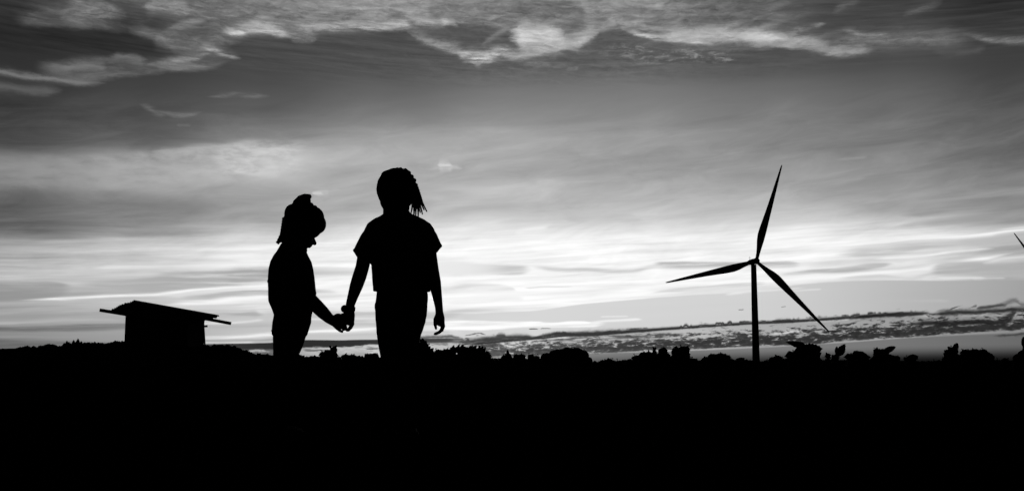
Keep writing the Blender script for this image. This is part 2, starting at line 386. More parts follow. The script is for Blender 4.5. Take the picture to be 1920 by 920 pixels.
# deck
DB = [(760,672),(820,670),(960,668),(1100,664),(1160,660),(1250,656),(1330,653),(1420,648),(1500,646),(1580,639),(1660,634),(1740,629),(1840,622),(1990,615)]
a0, a1 = span(DB)
dbc, dlo, drg = curve(sstep(after(AZ), a0, a1, lin=True), DB, a0, a1)
hpx = (LOW[1]*0.7+EL*0.3 - m_('MULTIPLY_ADD', dbc, drg, dlo))*(1/P)
pd = noi(AZ*(1/(14*P)), SL*(1/(5.2*P)), 97, 6, 0.66, 0.3)
pm = pd*0.5 + pat*0.5
thr = m_('MULTIPLY_ADD', m_('MAXIMUM', hpx-5.0, 0.0), 0.0058, 0.40) + m_('MAXIMUM', 5.0-hpx, 0.0)*0.012
dw = sstep(pm-thr, -0.05, 0.06)*sstep(hpx, -1.5, 2.0)*sstep(hpx, 46.0, 34.0)*sstep(after(AZ), azel(800,650)[0], azel(900,650)[0])
dv = sstep(AZ, azel(1000,640)[0], azel(1750,640)[0], 76/255, 44/255) + (pd-0.5)*(-0.35)
LUM[0] = m_('MULTIPLY_ADD', dw*0.93, dv-LUM[0], LUM[0])
line([(1130,652),(1250,645),(1350,641),(1430,638),(1520,636),(1600,633)], 7, 7, 50, 0.8, LOW, 8, mod=sstep(pd, 0.38, 0.5))
line([(950,658),(1050,652),(1150,650),(1230,650)], 7, 7, 60, 0.85, LOW, 8, mod=sstep(pd, 0.37, 0.5))
line([(1010,636),(1080,634),(1160,631),(1230,628),(1290,624)], 3, 4, 74, 0.85, LOW, 8, mod=sstep(pat2, 0.42, 0.52))
line([(1700,607),(1780,606),(1830,604),(1890,610)], 5, 4, 34, 0.9, LOW, 8)
line([(1740,590),(1790,586),(1850,584),(1920,580),(1990,578)], 5, 4, 36, 0.9, LOW, 9, mod=sstep(pat, 0.34, 0.44))
line([(1875,606),(1890,596),(1905,586)], 6, 6, 40, 0.85, LOW, 6)
line([(1650,622),(1740,618),(1840,614),(1990,612)], 3, 4, 46, 0.85, LOW, 8, mod=sstep(pat2, 0.40, 0.5))
line([(1860,629),(1900,626),(1990,624)], 1.5, 2, 60, 0.8, LOW, 7)
# upper line: flat base, crown of small towers
UP = [(838,649),(870,647),(900,645),(960,639),(1020,634),(1060,630),(1100,629.5),(1150,626),(1200,621.5),(1300,614.5),(1400,608),(1500,603),(1600,596),(1680,590),(1750,586)]
lump = (AZ, EL - m_('POWER', m_('MAXIMUM', (bump-0.47)*5.0, 0.0), 0.5)*sstep(pat2, 0.40, 0.62)*(5.5*P) + 0.3*P)
line([(x, y-2.5) for x, y in UP], 2.6, 2.6, 56, 0.95, lump, 16)
line([(x, y-1.0) for x, y in UP], 2.2, 1.6, 46, 0.95, (AZ, EL), 16)
line([(1000,631),(1050,626),(1100,624),(1180,621),(1240,619)], 4, 3, 52, 0.9, LOW, 8)
line([(845,644),(880,640),(930,634),(975,632),(1010,632)], 5, 5, 62, 0.95, LOW, 8)
line([(1035,627),(1090,626),(1130,626)], 4, 3, 56, 0.9, LOW, 8)
line([(928,632),(939,629),(950,632)], 4, 5, 70, 0.9, LOW, 5)
line([(1590,598),(1650,592),(1700,590),(1750,588)], 3.5, 3, 34, 0.9, LOW, 8)
line([(1450,603),(1470,601),(1490,603)], 4, 3, 46, 0.8, LOW, 8)
# scraps above the line
line([(1870,574),(1890,566),(1903,563),(1916,570),(1940,573)], 4, 4, 92, 0.7, LOW, 5)
line([(1830,578),(1860,574),(1888,570)], 2.5, 2.5, 56, 0.85, LOW, 7)
line([(1784,580),(1790,577),(1796,574)], 1.5, 1.5, 66, 0.85, MID, 6)
line([(1818,578),(1823,574),(1828,576)], 2, 2, 90, 0.8, MID, 6)
line([(1764,581),(1776,579)], 1, 1, 120, 0.7, MID, 6)
line([(872,628),(884,626),(894,624),(912,626)], 1.2, 1.2, 90, 0.85, LOW, 6)
line([(988,617.5),(1000,617),(1008,617.5)], .8, .8, 90, 0.9, MID, 7)
line([(1012,616.5),(1020,616),(1030,616.5)], .7, .7, 110, 0.9, MID, 7)
line([(1384,580.5),(1395,580)], .8, .8, 110, 0.9, (AZ,EL), 8)
line([(1464,575.5),(1474,574)], .8, .8, 140, 0.9, (AZ,EL), 8)
line([(770,633),(800,632),(830,631),(868,633)], 3, 3, 78, 0.85, LOW, 6)
line([(806,645),(840,646),(870,644)], 2, 3, 105, 0.85, LOW, 10)
band([(800,650),(840,650),(870,648)], [(800,668),(870,668)], 2, 2, 165, 0.7, LOW, mod=sstep(pat2, .4, .55))
# dark bank behind the children
band([(300,647),(400,645.5),(480,643),(520,640.5),(580,637),(640,637),(700,635.5),(880,634)], [(300,656),(440,656),(500,656),(560,652),(640,651),(700,646),(880,642)], 1.2, 3, 0, 0.96, (MID[0], EL*0.5+MID[1]*0.5), k=14,
     T2=EL*0.6+MID[1]*0.4, vals=[(360,85),(440,48),(560,40),(680,44),(880,70)])
band([(300,654),(440,655),(520,655),(580,651),(640,650),(700,645),(900,642)], [(300,690),(900,690)], 2, 2, 0, 0.95, LOW, k=16, mod=sstep(pat, 0.38, 0.50), vals=[(360,70),(440,92),(500,96),(580,178),(660,196),(720,205),(760,190)])
line([(460,659),(478,657),(500,659)], 2.5, 2.5, 185, 0.9, LOW, 6)
band([(560,652),(640,652),(720,646)], [(560,662),(720,656)], 2, 2, 90, 0.7, LOW, mod=sstep(pat2, 0.5, 0.58), k=10)
line([(600,668),(700,662)], 5, 8, 140, 0.6, LOW, 6)

# --- the rest of the dome: dim overhead and behind, with thin drifting cloud
hi = sstep(EL, 19.0, 30.0); far = sstep(m_('ABSOLUTE', AZ), 30.0, 80.0)
gen = noi(E(sx.outputs[0])*3.0, E(sx.outputs[1])*6.0, 4.0, 6, 0.6, 0.5)
LUM[0] = LUM[0]*(1.0-hi) + hi*(gen*0.13+0.03)
LUM[0] = LUM[0]*(1.0-far*0.72)
LUM[0] = LUM[0]*sstep(EL, -3.0, -0.4, 0.1, 1.0)
lin = m_('POWER', m_('MAXIMUM', m_('MINIMUM', LUM[0], 1.02), 0.0), 2.2)
# the clear air itself
sky = NT.nodes.new('ShaderNodeTexSky'); sky.sky_type = 'NISHITA'; sky.sun_disc = False
sky.sun_elevation = R(SUN_EL); sky.sun_rotation = R(SUN_AZ); sky.altitude = 300
bw = NT.nodes.new('ShaderNodeRGBToBW'); NT.links.new(sky.outputs[0], bw.inputs[0])
tot = lin + m_('MINIMUM', E(bw.outputs[0])*0.0008, 0.004)
bg = NT.nodes.new('ShaderNodeBackground'); NT.links.new(tot.k, bg.inputs['Color']); bg.inputs['Strength'].default_value = 1.0
ow = NT.nodes.new('ShaderNodeOutputWorld'); NT.links.new(bg.outputs[0], ow.inputs['Surface'])
world.cycles.sampling_method = 'MANUAL'; world.cycles.sample_map_resolution = 512

# ================================================================== helpers
def tag(o, label=None, cat=None, group=None, kind=None):
    if label: o['label'] = label
    if cat: o['category'] = cat
    if group: o['group'] = group
    if kind: o['kind'] = kind
    return o
def empty(name, loc, label, cat, group=None):
    o = bpy.data.objects.new(name, None); COL.objects.link(o); o.location = loc
    o.empty_display_size = 0.2
    bpy.context.view_layer.update()
    return tag(o, label, cat, group)
def link(name, me, mat, parent=None):
    o = bpy.data.objects.new(name, me); COL.objects.link(o)
    me.materials.clear(); me.materials.append(mat)
    if parent is not None:
        o.parent = parent
        o.matrix_parent_inverse = parent_world(parent).inverted()
    return o
def parent_world(p):
    m = Matrix.LocRotScale(p.location, p.rotation_euler, p.scale)
    if p.parent: m = parent_world(p.parent) @ p.matrix_parent_inverse @ m
    return m
def mat(name, g, rough=0.8, bump=0.3, scale=20, var=0.25, sheen=0):
    m = bpy.data.materials.new(name); m.use_nodes = True; nt = m.node_tree
    b = nt.nodes['Principled BSDF']; b.inputs['Roughness'].default_value = rough
    b.inputs['Specular IOR Level'].default_value = 0.0 if rough > 0.8 else 0.05
    t = nt.nodes.new('ShaderNodeTexCoord'); n = nt.nodes.new('ShaderNodeTexNoise')
    n.inputs['Scale'].default_value = scale; n.inputs['Detail'].default_value = 4
    nt.links.new(t.outputs['Object'], n.inputs['Vector'])
    c = nt.nodes.new('ShaderNodeValToRGB')
    c.color_ramp.elements[0].position = 0.3; c.color_ramp.elements[1].position = 0.7
    a, z = g*(1-var), g*(1+var)
    c.color_ramp.elements[0].color = (a, a, a, 1); c.color_ramp.elements[1].color = (z, z, z, 1)
    nt.links.new(n.outputs['Fac'], c.inputs[0]); nt.links.new(c.outputs[0], b.inputs['Base Color'])
    u = nt.nodes.new('ShaderNodeBump'); u.inputs['Strength'].default_value = bump; u.inputs['Distance'].default_value = 0.01
    nt.links.new(n.outputs['Fac'], u.inputs['Height']); nt.links.new(u.outputs[0], b.inputs['Normal'])
    return m
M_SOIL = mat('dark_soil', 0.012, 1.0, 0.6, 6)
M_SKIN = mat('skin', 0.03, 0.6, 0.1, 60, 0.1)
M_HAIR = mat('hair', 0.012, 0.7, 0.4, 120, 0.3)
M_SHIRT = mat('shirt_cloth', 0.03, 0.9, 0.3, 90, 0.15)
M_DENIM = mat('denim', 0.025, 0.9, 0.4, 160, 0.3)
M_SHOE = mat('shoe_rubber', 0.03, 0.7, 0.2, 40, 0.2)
M_BAND = mat('bracelet_plastic', 0.03, 0.5, 0.0, 10, 0.1)
M_STEEL = mat('turbine_paint', 0.05, 0.6, 0.02, 0.3, 0.1)
M_WOOD = mat('weathered_wood', 0.04, 0.9, 0.5, 9, 0.35)
M_TIN = mat('rusty_tin', 0.04, 0.7, 0.2, 5, 0.4)
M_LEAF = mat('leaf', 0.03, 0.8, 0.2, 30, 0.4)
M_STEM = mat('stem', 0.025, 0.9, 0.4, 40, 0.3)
M_ROCK = mat('stone', 0.04, 0.9, 0.7, 8, 0.35)

def finish(bm, name, smooth=True):
    me = bpy.data.meshes.new(name); bmesh.ops.recalc_face_normals(bm, faces=bm.faces)
    bm.to_mesh(me); bm.free()
    if smooth:
        for p in me.polygons: p.use_smooth = True
    return me
def ball(bm, c, r, rot=None, sub=3):
    """ellipsoid with radii r at c"""
    if not hasattr(r, '__len__'): r = (r, r, r)
    M = Matrix.Translation(c)
    if rot is not None: M = M @ rot.to_4x4()
    M = M @ Matrix.Diagonal((r[0], r[1], r[2], 1))
    bmesh.ops.create_icosphere(bm, subdivisions=sub, radius=1, matrix=M)
def rings(bm, rs):
    """closed skin over a list of vertex rings"""
    vs = [[bm.verts.new(p) for p in r] for r in rs]
    n = len(vs[0])
    for a, b in zip(vs, vs[1:]):
        for i in range(n):
            bm.faces.new((a[i], a[(i+1) % n], b[(i+1) % n], b[i]))
    bm.faces.new(vs[0][::-1]); bm.faces.new(vs[-1])
def loft(bm, secs, n=28, pw=2.3):
    """horizontal elliptic rings: (centre, half width, half depth)"""
    rs = []
    for c, a, b in secs:
        r = []
        for i in range(n):
            t = 2*math.pi*i/n; ct, st = math.cos(t), math.sin(t)
            r.append(Vector((c.x + a*math.copysign(abs(ct)**(2/pw), ct), c.y + b*math.copysign(abs(st)**(2/pw), st), c.z)))
        rs.append(r)
    rings(bm, rs)
def tube(bm, pts, rad, n=12, flat=1.0, caps=True):
    """round limb through pts with radii rad; flat squeezes it along world Y"""
    pts = [Vector(p) for p in pts]
    rs = []
    for i, p in enumerate(pts):
        d = (pts[min(i+1, len(pts)-1)] - pts[max(i-1, 0)]).normalized()
        a = d.cross(Vector((0, 1, 0)))
        if a.length < 0.05: a = d.cross(Vector((1, 0, 0)))
        a.normalize(); b = d.cross(a).normalized()
        rs.append([p + a*(rad[i]*math.cos(2*math.pi*k/n)) + b*(rad[i]*flat*math.sin(2*math.pi*k/n)) for k in range(n)])
    rings(bm, rs)
    if caps:
        ball(bm, pts[0], (rad[0], rad[0]*flat, rad[0]) if flat != 1 else rad[0], sub=2)
        ball(bm, pts[-1], (rad[-1], rad[-1]*flat, rad[-1]) if flat != 1 else rad[-1], sub=2)
def box(bm, lo, hi, rot=None, about=None):
    lo = Vector(lo); hi = Vector(hi); c = (lo+hi)/2; s = hi-lo
    M = Matrix.Translation(c) @ Matrix.Diagonal((s.x, s.y, s.z, 1))
    if rot is not None:
        M = Matrix.Translation(about) @ rot.to_4x4() @ Matrix.Translation(-about) @ M
    bmesh.ops.create_cube(bm, size=1, matrix=M)
def bar(bm, a, b, w, h):
    """squared timber from a to b"""
    a = Vector(a); b = Vector(b); d = b-a
    q = d.to_track_quat('X', 'Z').to_matrix().to_4x4()
    M = Matrix.Translation((a+b)/2) @ q @ Matrix.Diagonal((d.length, w, h, 1))
    bmesh.ops.create_cube(bm, size=1, matrix=M)
def fused(bm, name, voxel, smooth=2, fold=0.0, seed=0):
    """one continuous skin over everything in bm"""
    me = finish(bm, name)
    o = bpy.data.objects.new('work', me); COL.objects.link(o)
    r = o.modifiers.new('r', 'REMESH'); r.mode = 'VOXEL'; r.voxel_size = voxel; r.use_smooth_shade = True
    if smooth:
        s = o.modifiers.new('s', 'SMOOTH'); s.iterations = smooth; s.factor = 0.5
    dg = bpy.context.evaluated_depsgraph_get(); dg.update()
    out = bpy.data.meshes.new_from_object(o.evaluated_get(dg))
    bpy.data.objects.remove(o); bpy.data.meshes.remove(me)
    out.name = name
    if fold:
        nrm = [v.normal.copy() for v in out.vertices]
        for v, nr in zip(out.vertices, nrm):
            p = v.co*14 + Vector((seed, 0, 0)); q = Vector((p.x, p.y, p.z*0.55))
            v.co += nr*(noise.noise(q)*fold + noise.noise(q*2.7)*fold*0.45)
    for p in out.polygons: p.use_smooth = True
    return out

def leaf_into(V, Fc, base, d, nrm, L, w, rng, teeth=6):
    """a toothed leaf from base along d, lying across nrm, folded on its midrib, slightly arched"""
    d = d.normalized(); side = d.cross(nrm)
    if side.length < 1e-3: side = d.cross(Vector((1, 0, 0)))
    side.normalize(); up = side.cross(d).normalized()
    i0 = len(V); mid = []; lf = []; rt = []
    n = teeth*2
    for i in range(n+1):
        t = i/n
        prof = math.sin(math.pi*min(1, t*.98+.02)**0.8)**0.75
        tooth = 1.0 if i % 2 == 0 else 0.84
        arch = -0.22*t*t*L
        c = base + d*(t*L) + up*arch
        hw = w*.5*prof*tooth
        mid.append(len(V)); V.append(c)
        lf.append(len(V)); V.append(c + side*hw + up*hw*.25 + d*(0.03*L if i % 2 == 0 else 0))
        rt.append(len(V)); V.append(c - side*hw + up*hw*.25 + d*(0.03*L if i % 2 == 0 else 0))
    for i in range(n):
        Fc.append((mid[i], mid[i+1], lf[i+1], lf[i])); Fc.append((mid[i], rt[i], rt[i+1], mid[i+1]))

# ================================================================== ground
CREST = [(-900,668),(-300,662),(0,657),(5,656),(10,659),(16,659),(20,656.5),(30,654),(38,653),(45,652),(52,652),(55,654.5),(60,653),(68,653),(72,655),(80,652),
 (88,649),(98,648),(103,650),(106,653),(112,651),(120,649),(130,648),(160,647),(165,646),(170,648),(175,646),(180,648),(186,645),(192,645),(198,646.5),
 (205,643.5),(210,643),(214,645),(219,643),(226,645),(232,644),(240,646),(384,650),(390,650),(395,651),(402,649),(410,648),(418,650),(425,650),(435,652),
 (442,654),(447,653.5),(453,657),(460,660),(468,664),(474,667),(480,668),(484,666),(495,667),(505,667),(512,669),(560,669),(575,671),(590,671),(640,671),(700,672),
 (830,668),(925,674),(937,674),(1010,674),(1115,681),(1125,680),(1175,677),(1300,676),(1315,679),(1378,676),(1410,681),(1440,680),(1600,677),(1735,680),(1900,678),(2300,682),(2900,688)]
YC = 16.0
CX = [(at(x, y, YC).x, at(x, y, YC).z) for x, y in CREST]
def crest_z(x):
    if x <= CX[0][0]: return CX[0][1]
    for (a, za), (b, zb) in zip(CX, CX[1:]):
        if x <= b: return za + (zb-za)*(x-a)/(b-a)
    return CX[-1][1]
ZC = {}
def crest_s(x):
    k = round(x, 2)
    if k not in ZC: ZC[k] = sum(crest_z(k+d*0.15) for d in range(-4, 5))/9 - 0.02
    return ZC[k]
def ss(a, b, v):
    t = max(0.0, min(1.0, (v-a)/(b-a))); return t*t*(3-2*t)
def ground_z(x, y):
    zs = crest_s(x)
    g = math.exp(-((y-YC)/0.45)**2)
    if y <= YC:
        yy = max(y, 9.0)
        z = (CAM_Z + (zs-CAM_Z)*yy/YC - 0.06*(YC-yy)/7)*ss(5.9, 9.2, y)
    else:
        z = zs + (-0.25-zs)*ss(YC, 26, y)
        z += (-30+0.25)*ss(36, 260, y)
    z += (crest_z(x) - zs)*g
    # clods and ruts, none under the feet
    r = math.hypot(x+0.8, y-5.33)
    amp = (0.05*ss(1.2, 4, r) + 0.004)*(1-0.85*ss(6, 9, y))
    if y < YC+1.5 and abs(x) < 14:
        z += amp*(noise.noise(Vector((x*1.3, y*1.3, 0))) + 0.4*noise.noise(Vector((x*4.5, y*4.5, 3)))) - amp*0.5
        z += 0.010*g*noise.noise(Vector((x*11, y*11, 7)))
        if x < -3.0: z += g*(0.022*max(0, noise.noise(Vector((x*5.2, y*5.2, 9)))) + 0.034*noise.noise(Vector((x*13, y*13, 4))))
    elif y > 60 or y < -10:
        d = ss(60, 400, abs(y))
        z += d*3*noise.noise(Vector((x*0.006, y*0.006, 1)))
    return z
xs = []
v = -8.6
while v < 8.61: xs.append(v); v += 0.022
w = 0.03; v = 8.6; side = []
while v < 12000: w *= 1.16; v += w; side.append(v)
xs = [-q for q in side[::-1]] + xs + side
ys = []
v = 0.6
w = 0.3; back = []; q = v
while q > -3000: back.append(q); w *= 1.25; q -= w
ys = back[::-1]
v = 0.6
while v < 14.6: v += 0.22; ys.append(v)
while v < 17.4: v += 0.07; ys.append(v)
w = 0.1
while v < 20000: w *= 1.14; v += w; ys.append(v)
verts = [(x, y, ground_z(x, y)) for y in ys for x in xs]
nx = len(xs)
faces = [(j*nx+i, j*nx+i+1, (j+1)*nx+i+1, (j+1)*nx+i) for j in range(len(ys)-1) for i in range(nx-1)]
me = bpy.data.meshes.new('ground'); me.from_pydata(verts, [], faces)
for p in me.polygons: p.use_smooth = True
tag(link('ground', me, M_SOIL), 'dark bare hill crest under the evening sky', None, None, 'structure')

# low grassy tufts added to darken the near ground by self-shadowing: nobody could count them
import numpy as np
rs_ = np.random.RandomState(5)
N = 8200
ty = 2.2 + 7.6*rs_.rand(N)**0.85
tx = (rs_.rand(N)*2-1)*(1.2 + ty*0.62)
GV, GF = [], []
for cx_, cy_ in zip(tx, ty):
    hmax = 0.085*(1-0.87*ss(6.0, 9.2, cy_))
    gz = ground_z(cx_, cy_)
    for b_ in range(8):
        a_ = rs_.rand()*6.283; q_ = rs_.rand()*0.035
        x_, y_ = cx_+q_*math.cos(a_), cy_+q_*math.sin(a_)
        h_ = hmax*(0.45+0.6*rs_.rand()); l_ = h_*(0.2+0.7*rs_.rand()); f_ = rs_.rand()*6.283
        wx_, wy_ = -math.sin(f_)*0.0032, math.cos(f_)*0.0032
        dx_, dy_ = math.cos(f_)*l_, math.sin(f_)*l_
        i_ = len(GV)
        GV += [(x_-wx_, y_-wy_, gz-.006), (x_+wx_, y_+wy_, gz-.006), (x_+wx_*.8+dx_*.35, y_+wy_*.8+dy_*.35, gz+h_*.6),
               (x_-wx_*.8+dx_*.35, y_-wy_*.8+dy_*.35, gz+h_*.6), (x_+dx_, y_+dy_, gz+h_)]
        GF += [(i_, i_+1, i_+2, i_+3), (i_+3, i_+2, i_+4)]
me = bpy.data.meshes.new('added_grass'); me.from_pydata(GV, [], GF)
M_ADDED_GRASS = mat('added_grass_blade', 0.02, 0.9, 0.0, 12, 0.3)
tag(link('added_grass', me, M_ADDED_GRASS), 'short dark grassy tufts added to shade the foreground around the children', 'added_grass', None, 'stuff')

# low leafy growth along the brow of the hill: one continuous mat
rng = random.Random(77); V = []; Fc = []
def clump(px, py, r, Y, n, lf):
    k = Y/F_PX; c = at(px, py, Y)
    for i in range(n):
        t = rng.uniform(0, math.pi); rr = math.sqrt(rng.random())
        p = c + Vector((math.cos(t)*rr*r*1.3*k, rng.uniform(-1, 1)*r*k, math.sin(t)*rr*r*k - .4*r*k))
        L = lf*k*rng.uniform(.6, 1.2)
        leaf_into(V, Fc, p, Vector((math.cos(t)+rng.uniform(-.5, .5), rng.uniform(-.4, .4), math.sin(t)*.8+rng.uniform(0, .4))), Vector((rng.uniform(-.5, .5), -1, rng.uniform(-.2, .6))), L, L*.75, rng, 3)
def crest_px(px):
    for (a, ya), (b, yb) in zip(CREST, CREST[1:]):
        if px <= b: return ya + (yb-ya)*(px-a)/(b-a)
    return 680
px = -40.0
while px < 1960:
    left = px < 530
    if 236 < px < 384: px += 6; continue
    big_ = rng.random() < (.30 if left else .14)
    r = rng.uniform(2.6, 4.6) if big_ else rng.uniform(.8, 2.0)
    clump(px, crest_px(px) + (.6 if left else .3), r, YC + rng.uniform(-.12, .12), int(10+r*9), 2.2+r*.55)
    px += rng.uniform(1.6, 3.6) + r*.8
me = bpy.data.meshes.new('ground_cover'); me.from_pydata(V, [], Fc)
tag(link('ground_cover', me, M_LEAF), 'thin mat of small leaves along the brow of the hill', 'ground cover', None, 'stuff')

# ================================================================== wind turbines
def blade_mesh(L, rot, bulge=1):
    """blade along +Z of the rotor plane (XZ), root at 0; wide a quarter of the way out"""
    bm = bmesh.new(); k = L/50.0
    prof = [(0.0,.75,.75,0),(0.03,.75,.75,0),(0.08,.85,.7,.1),(0.14,1.2,.6,.35),(0.20,1.6,.48,.62),(0.26,1.8,.38,.78),(0.32,1.75,.30,.74),(0.42,1.5,.24,.6),
            (0.55,1.2,.18,.42),(0.7,.9,.12,.28),(0.82,.66,.08,.18),(0.92,.45,.05,.1),(0.98,.32,.03,.04),(1.0,.15,.015,0)]
    rs = []
    for t, c, th, off in prof:
        r = []
        for i in range(16):
            a = 2*math.pi*i/16
            x = c*1.1*k*math.cos(a) - off*1.05*k*bulge; y = th*k*math.sin(a)*(1.0 if math.cos(a) > 0 else 1+0.6*math.cos(a))
            r.append(Vector((x, y, t*L)))
        rs.append(r)
    rings(bm, rs)
    bm.transform(Matrix.Rotation(rot, 4, 'Y'))
    return finish(bm, 'blade')
def turbine(hub_px, Y, angles, lens, scale, yaw, label, zb, top_r, bot_r):
    h = at(hub_px[0], hub_px[1], Y)
    s = scale
    tx = h.x - 3.2*s*math.sin(yaw)
    base = Vector((at(hub_px[0]-2.7*s/ (Y/543.0), hub_px[1], Y).x, Y+3*s, zb))
    root = empty('wind_turbine', base, label, 'wind turbine')
    bm = bmesh.new()
    n = 40; top = h.z - 1.6*s
    rs = []
    for i in range(9):
        t = i/8; r = bot_r + (top_r-bot_r)*t; z = zb + (top-zb)*t
        rs.append([Vector((base.x + r*math.cos(2*math.pi*a/n), base.y + r*math.sin(2*math.pi*a/n), z)) for a in range(n)])
    rings(bm, rs)
    link('tower', finish(bm, 'tower'), M_STEEL, root)
    RY = Matrix.Rotation(yaw, 4, 'Z')
    def T(me):
        me.transform(Matrix.Translation(h) @ RY); return me
    bm = bmesh.new()
    secs = [(0.9,1.0),(1.6,1.3),(4,1.4),(8,1.35),(10.6,1.1),(11,.8)]
    rs = []
    for y, r in secs:
        rs.append([Vector((r*s*0.95*math.copysign(abs(math.cos(a))**0.55, math.cos(a)), y*s, 0.1*s + r*s*math.copysign(abs(math.sin(a))**0.55, math.sin(a)))) for a in [2*math.pi*k/24 for k in range(24)]])
    rings(bm, rs)
    nac = link('nacelle', T(finish(bm, 'nacelle')), M_STEEL, root)
    bm = bmesh.new(); tube(bm, [(0, 9.6*s, 1.5*s), (0, 9.6*s, 3.4*s)], [0.09*s, 0.06*s], 8); tube(bm, [(0.6*s, 9.6*s, 2.6*s), (-0.6*s, 9.6*s, 2.6*s)], [0.06*s, 0.06*s], 8)
    link('wind_vane', T(finish(bm, 'wind_vane')), M_STEEL, nac)
    bm = bmesh.new()
    rs = []
    for y, r in [(-2.3,.25),(-2.1,.8),(-1.4,1.35),(-0.4,1.6),(0.6,1.6),(1.0,1.35)]:
        rs.append([Vector((r*s*math.cos(2*math.pi*k/24), y*s, r*s*math.sin(2*math.pi*k/24))) for k in range(24)])
    rings(bm, rs)
    link('hub', T(finish(bm, 'hub')), M_STEEL, root)
    for a, L in zip(angles, lens):
        link('blade', T(blade_mesh(L, R(a))), M_STEEL, root)
    return root
k1 = 543/F_PX
turbine((1418,489), 543, (16.8, 256.4, 133.7), (193*k1, 181*k1, 193*k1), 1.0, R(7),
        'whole wind turbine standing right of centre, three blades above the plants', -31.0, 1.35, 2.25)
turbine((1990,552), 760, (320.5, 80, 200), (148*0.38, 146*0.38, 146*0.38), 1.05, R(12),
        'far wind turbine at the right edge with only one blade tip in view', -31.0, 1.35, 2.1)

# ================================================================== shed
HB = -0.45
hut = empty('shed', (-10.75, 33.2, -0.25), 'small plank shed with a slanting corrugated roof on the hill crest', 'shed')
x0, x1, y0, y1 = at(234.5, 620, 32.3).x, at(382.5, 620, 34.0).x, 32.3, 34.0
bm = bmesh.new()
def planks(ax, a, b, fixed, top_a, top_b):
    n = max(1, int(abs(b-a)/0.16)); 
    for i in range(n):
        p = a+(b-a)*i/n; q = a+(b-a)*(i+1)/n-0.006
        t = top_a+(top_b-top_a)*(i+0.5)/n
        th = 0.022 + 0.004*(i % 2)
        if ax == 'x': box(bm, (p, fixed-th/2, HB), (q, fixed+th/2, t))
        else: box(bm, (fixed-th/2, p, HB), (fixed+th/2, q, t))
def rafter_z(Y, x):      # underside of the roof
    zA = at(205, 581, 32).z; 
    return zA + (x-at(205,581,32).x)*-0.183 + (Y-32)*0.18
planks('x', x0+.05, x1-.05, y0+.03, rafter_z(y0, x0)-.08, rafter_z(y0, x1)-.08)
planks('x', x0+.05, x1-.05, y1-.03, rafter_z(y1, x0)-.08, rafter_z(y1, x1)-.08)
planks('y', y0+.05, y1-.05, x0+.03, rafter_z(y0, x0)-.08, rafter_z(y1, x0)-.08)
planks('y', y0+.05, y1-.05, x1-.03, rafter_z(y0, x1)-.08, rafter_z(y1, x1)-.08)
wall = link('wall', finish(bm, 'wall', False), M_WOOD, hut)
for px, py in ((x0+.04, y0+.04), (x1-.04, y0+.04), (x0+.04, y1-.04), (x1-.04, y1-.04)):
    bm = bmesh.new(); box(bm, (px-.045, py-.045, HB), (px+.045, py+.045, rafter_z(py, px)-.06))
    link('corner_post', finish(bm, 'corner_post', False), M_WOOD, hut)
bm = bmesh.new()
for i in range(5): box(bm, (x0+.62+i*.14, y0-.026, HB+.1), (x0+.62+i*.14+.134, y0-.003, 1.35))
for z in (-.1, 1.1): box(bm, (x0+.62, y0-.052, z), (x0+1.32, y0-.028, z+.1))
door = link('door', finish(bm, 'door', False), M_WOOD, hut)
bm = bmesh.new(); tube(bm, [(x0+1.24, y0-.09, .45), (x0+1.24, y0-.09, .62)], [.012, .012], 10); tube(bm, [(x0+1.24, y0-.09, .45), (x0+1.24, y0-.02, .45)], [.01, .01], 8); tube(bm, [(x0+1.24, y0-.09, .62), (x0+1.24, y0-.02, .62)], [.01, .01], 8)
link('handle', finish(bm, 'handle'), M_TIN, door)
# corrugated sheet: corners taken from the photograph
A = at(251, 564, 34.5); B = at(411, 592.5, 34.5); Cc = at(205, 582, 32.0)
bm = bmesh.new()
U = B-A; W = Cc-A; nn = U.cross(W).normalized()
if nn.z < 0: nn = -nn
NU, NW = 10, 132; WAVES = 11
top = []; bot = []
for i in range(NU+1):
    rt, rb = [], []
    for j in range(NW+1):
        t = j/NW
        seam = 0.015 if (t > .36 and t < .40) or (t > .70 and t < .73) else 0
        h = 0.046*math.sin(2*math.pi*WAVES*t) + seam
        s = i/NU
        e = 0.03*math.sin(3.1+t*9)*(1 if i in (0, NU) else 0)
        p = A + U*(s - 0.2*s*t + (e/U.length if i == NU else -e/U.length if i == 0 else 0)) + W*t + nn*h
        rt.append(bm.verts.new(p)); rb.append(bm.verts.new(p-nn*0.012))
    top.append(rt); bot.append(rb)
for i in range(NU):
    for j in range(NW):
        bm.faces.new((top[i][j], top[i+1][j], top[i+1][j+1], top[i][j+1]))
        bm.faces.new((bot[i][j], bot[i][j+1], bot[i+1][j+1], bot[i+1][j]))
for i in range(NU):
    for j in (0, NW): bm.faces.new((top[i][j], top[i+1][j], bot[i+1][j], bot[i][j]))
for j in range(NW):
    for i in (0, NU): bm.faces.new((top[i][j], top[i][j+1], bot[i][j+1], bot[i][j]))
link('roof', finish(bm, 'roof', False), M_TIN, hut)
def beam(p, q, w=.07, h=.085):
    bm = bmesh.new(); bar(bm, p, q, w, h); link('rafter', finish(bm, 'rafter', False), M_WOOD, hut)
beam(at(187.5, 581, 32.0), at(340, 606, 32.0), .07, .1)
beam(at(433, 606, 34.2), at(262, 574.5, 34.2), .07, .1)
beam(at(232, 577, 33.1), at(380, 601, 33.1), .06, .07)
bm = bmesh.new(); bar(bm, at(374, 612, 33.95), at(388.5, 611, 33.95), .08, .06); bar(bm, at(381.8, 611, 34), at(384.6, 655, 34.05), .06, .03)
link('bracket', finish(bm, 'bracket', False), M_WOOD, hut)

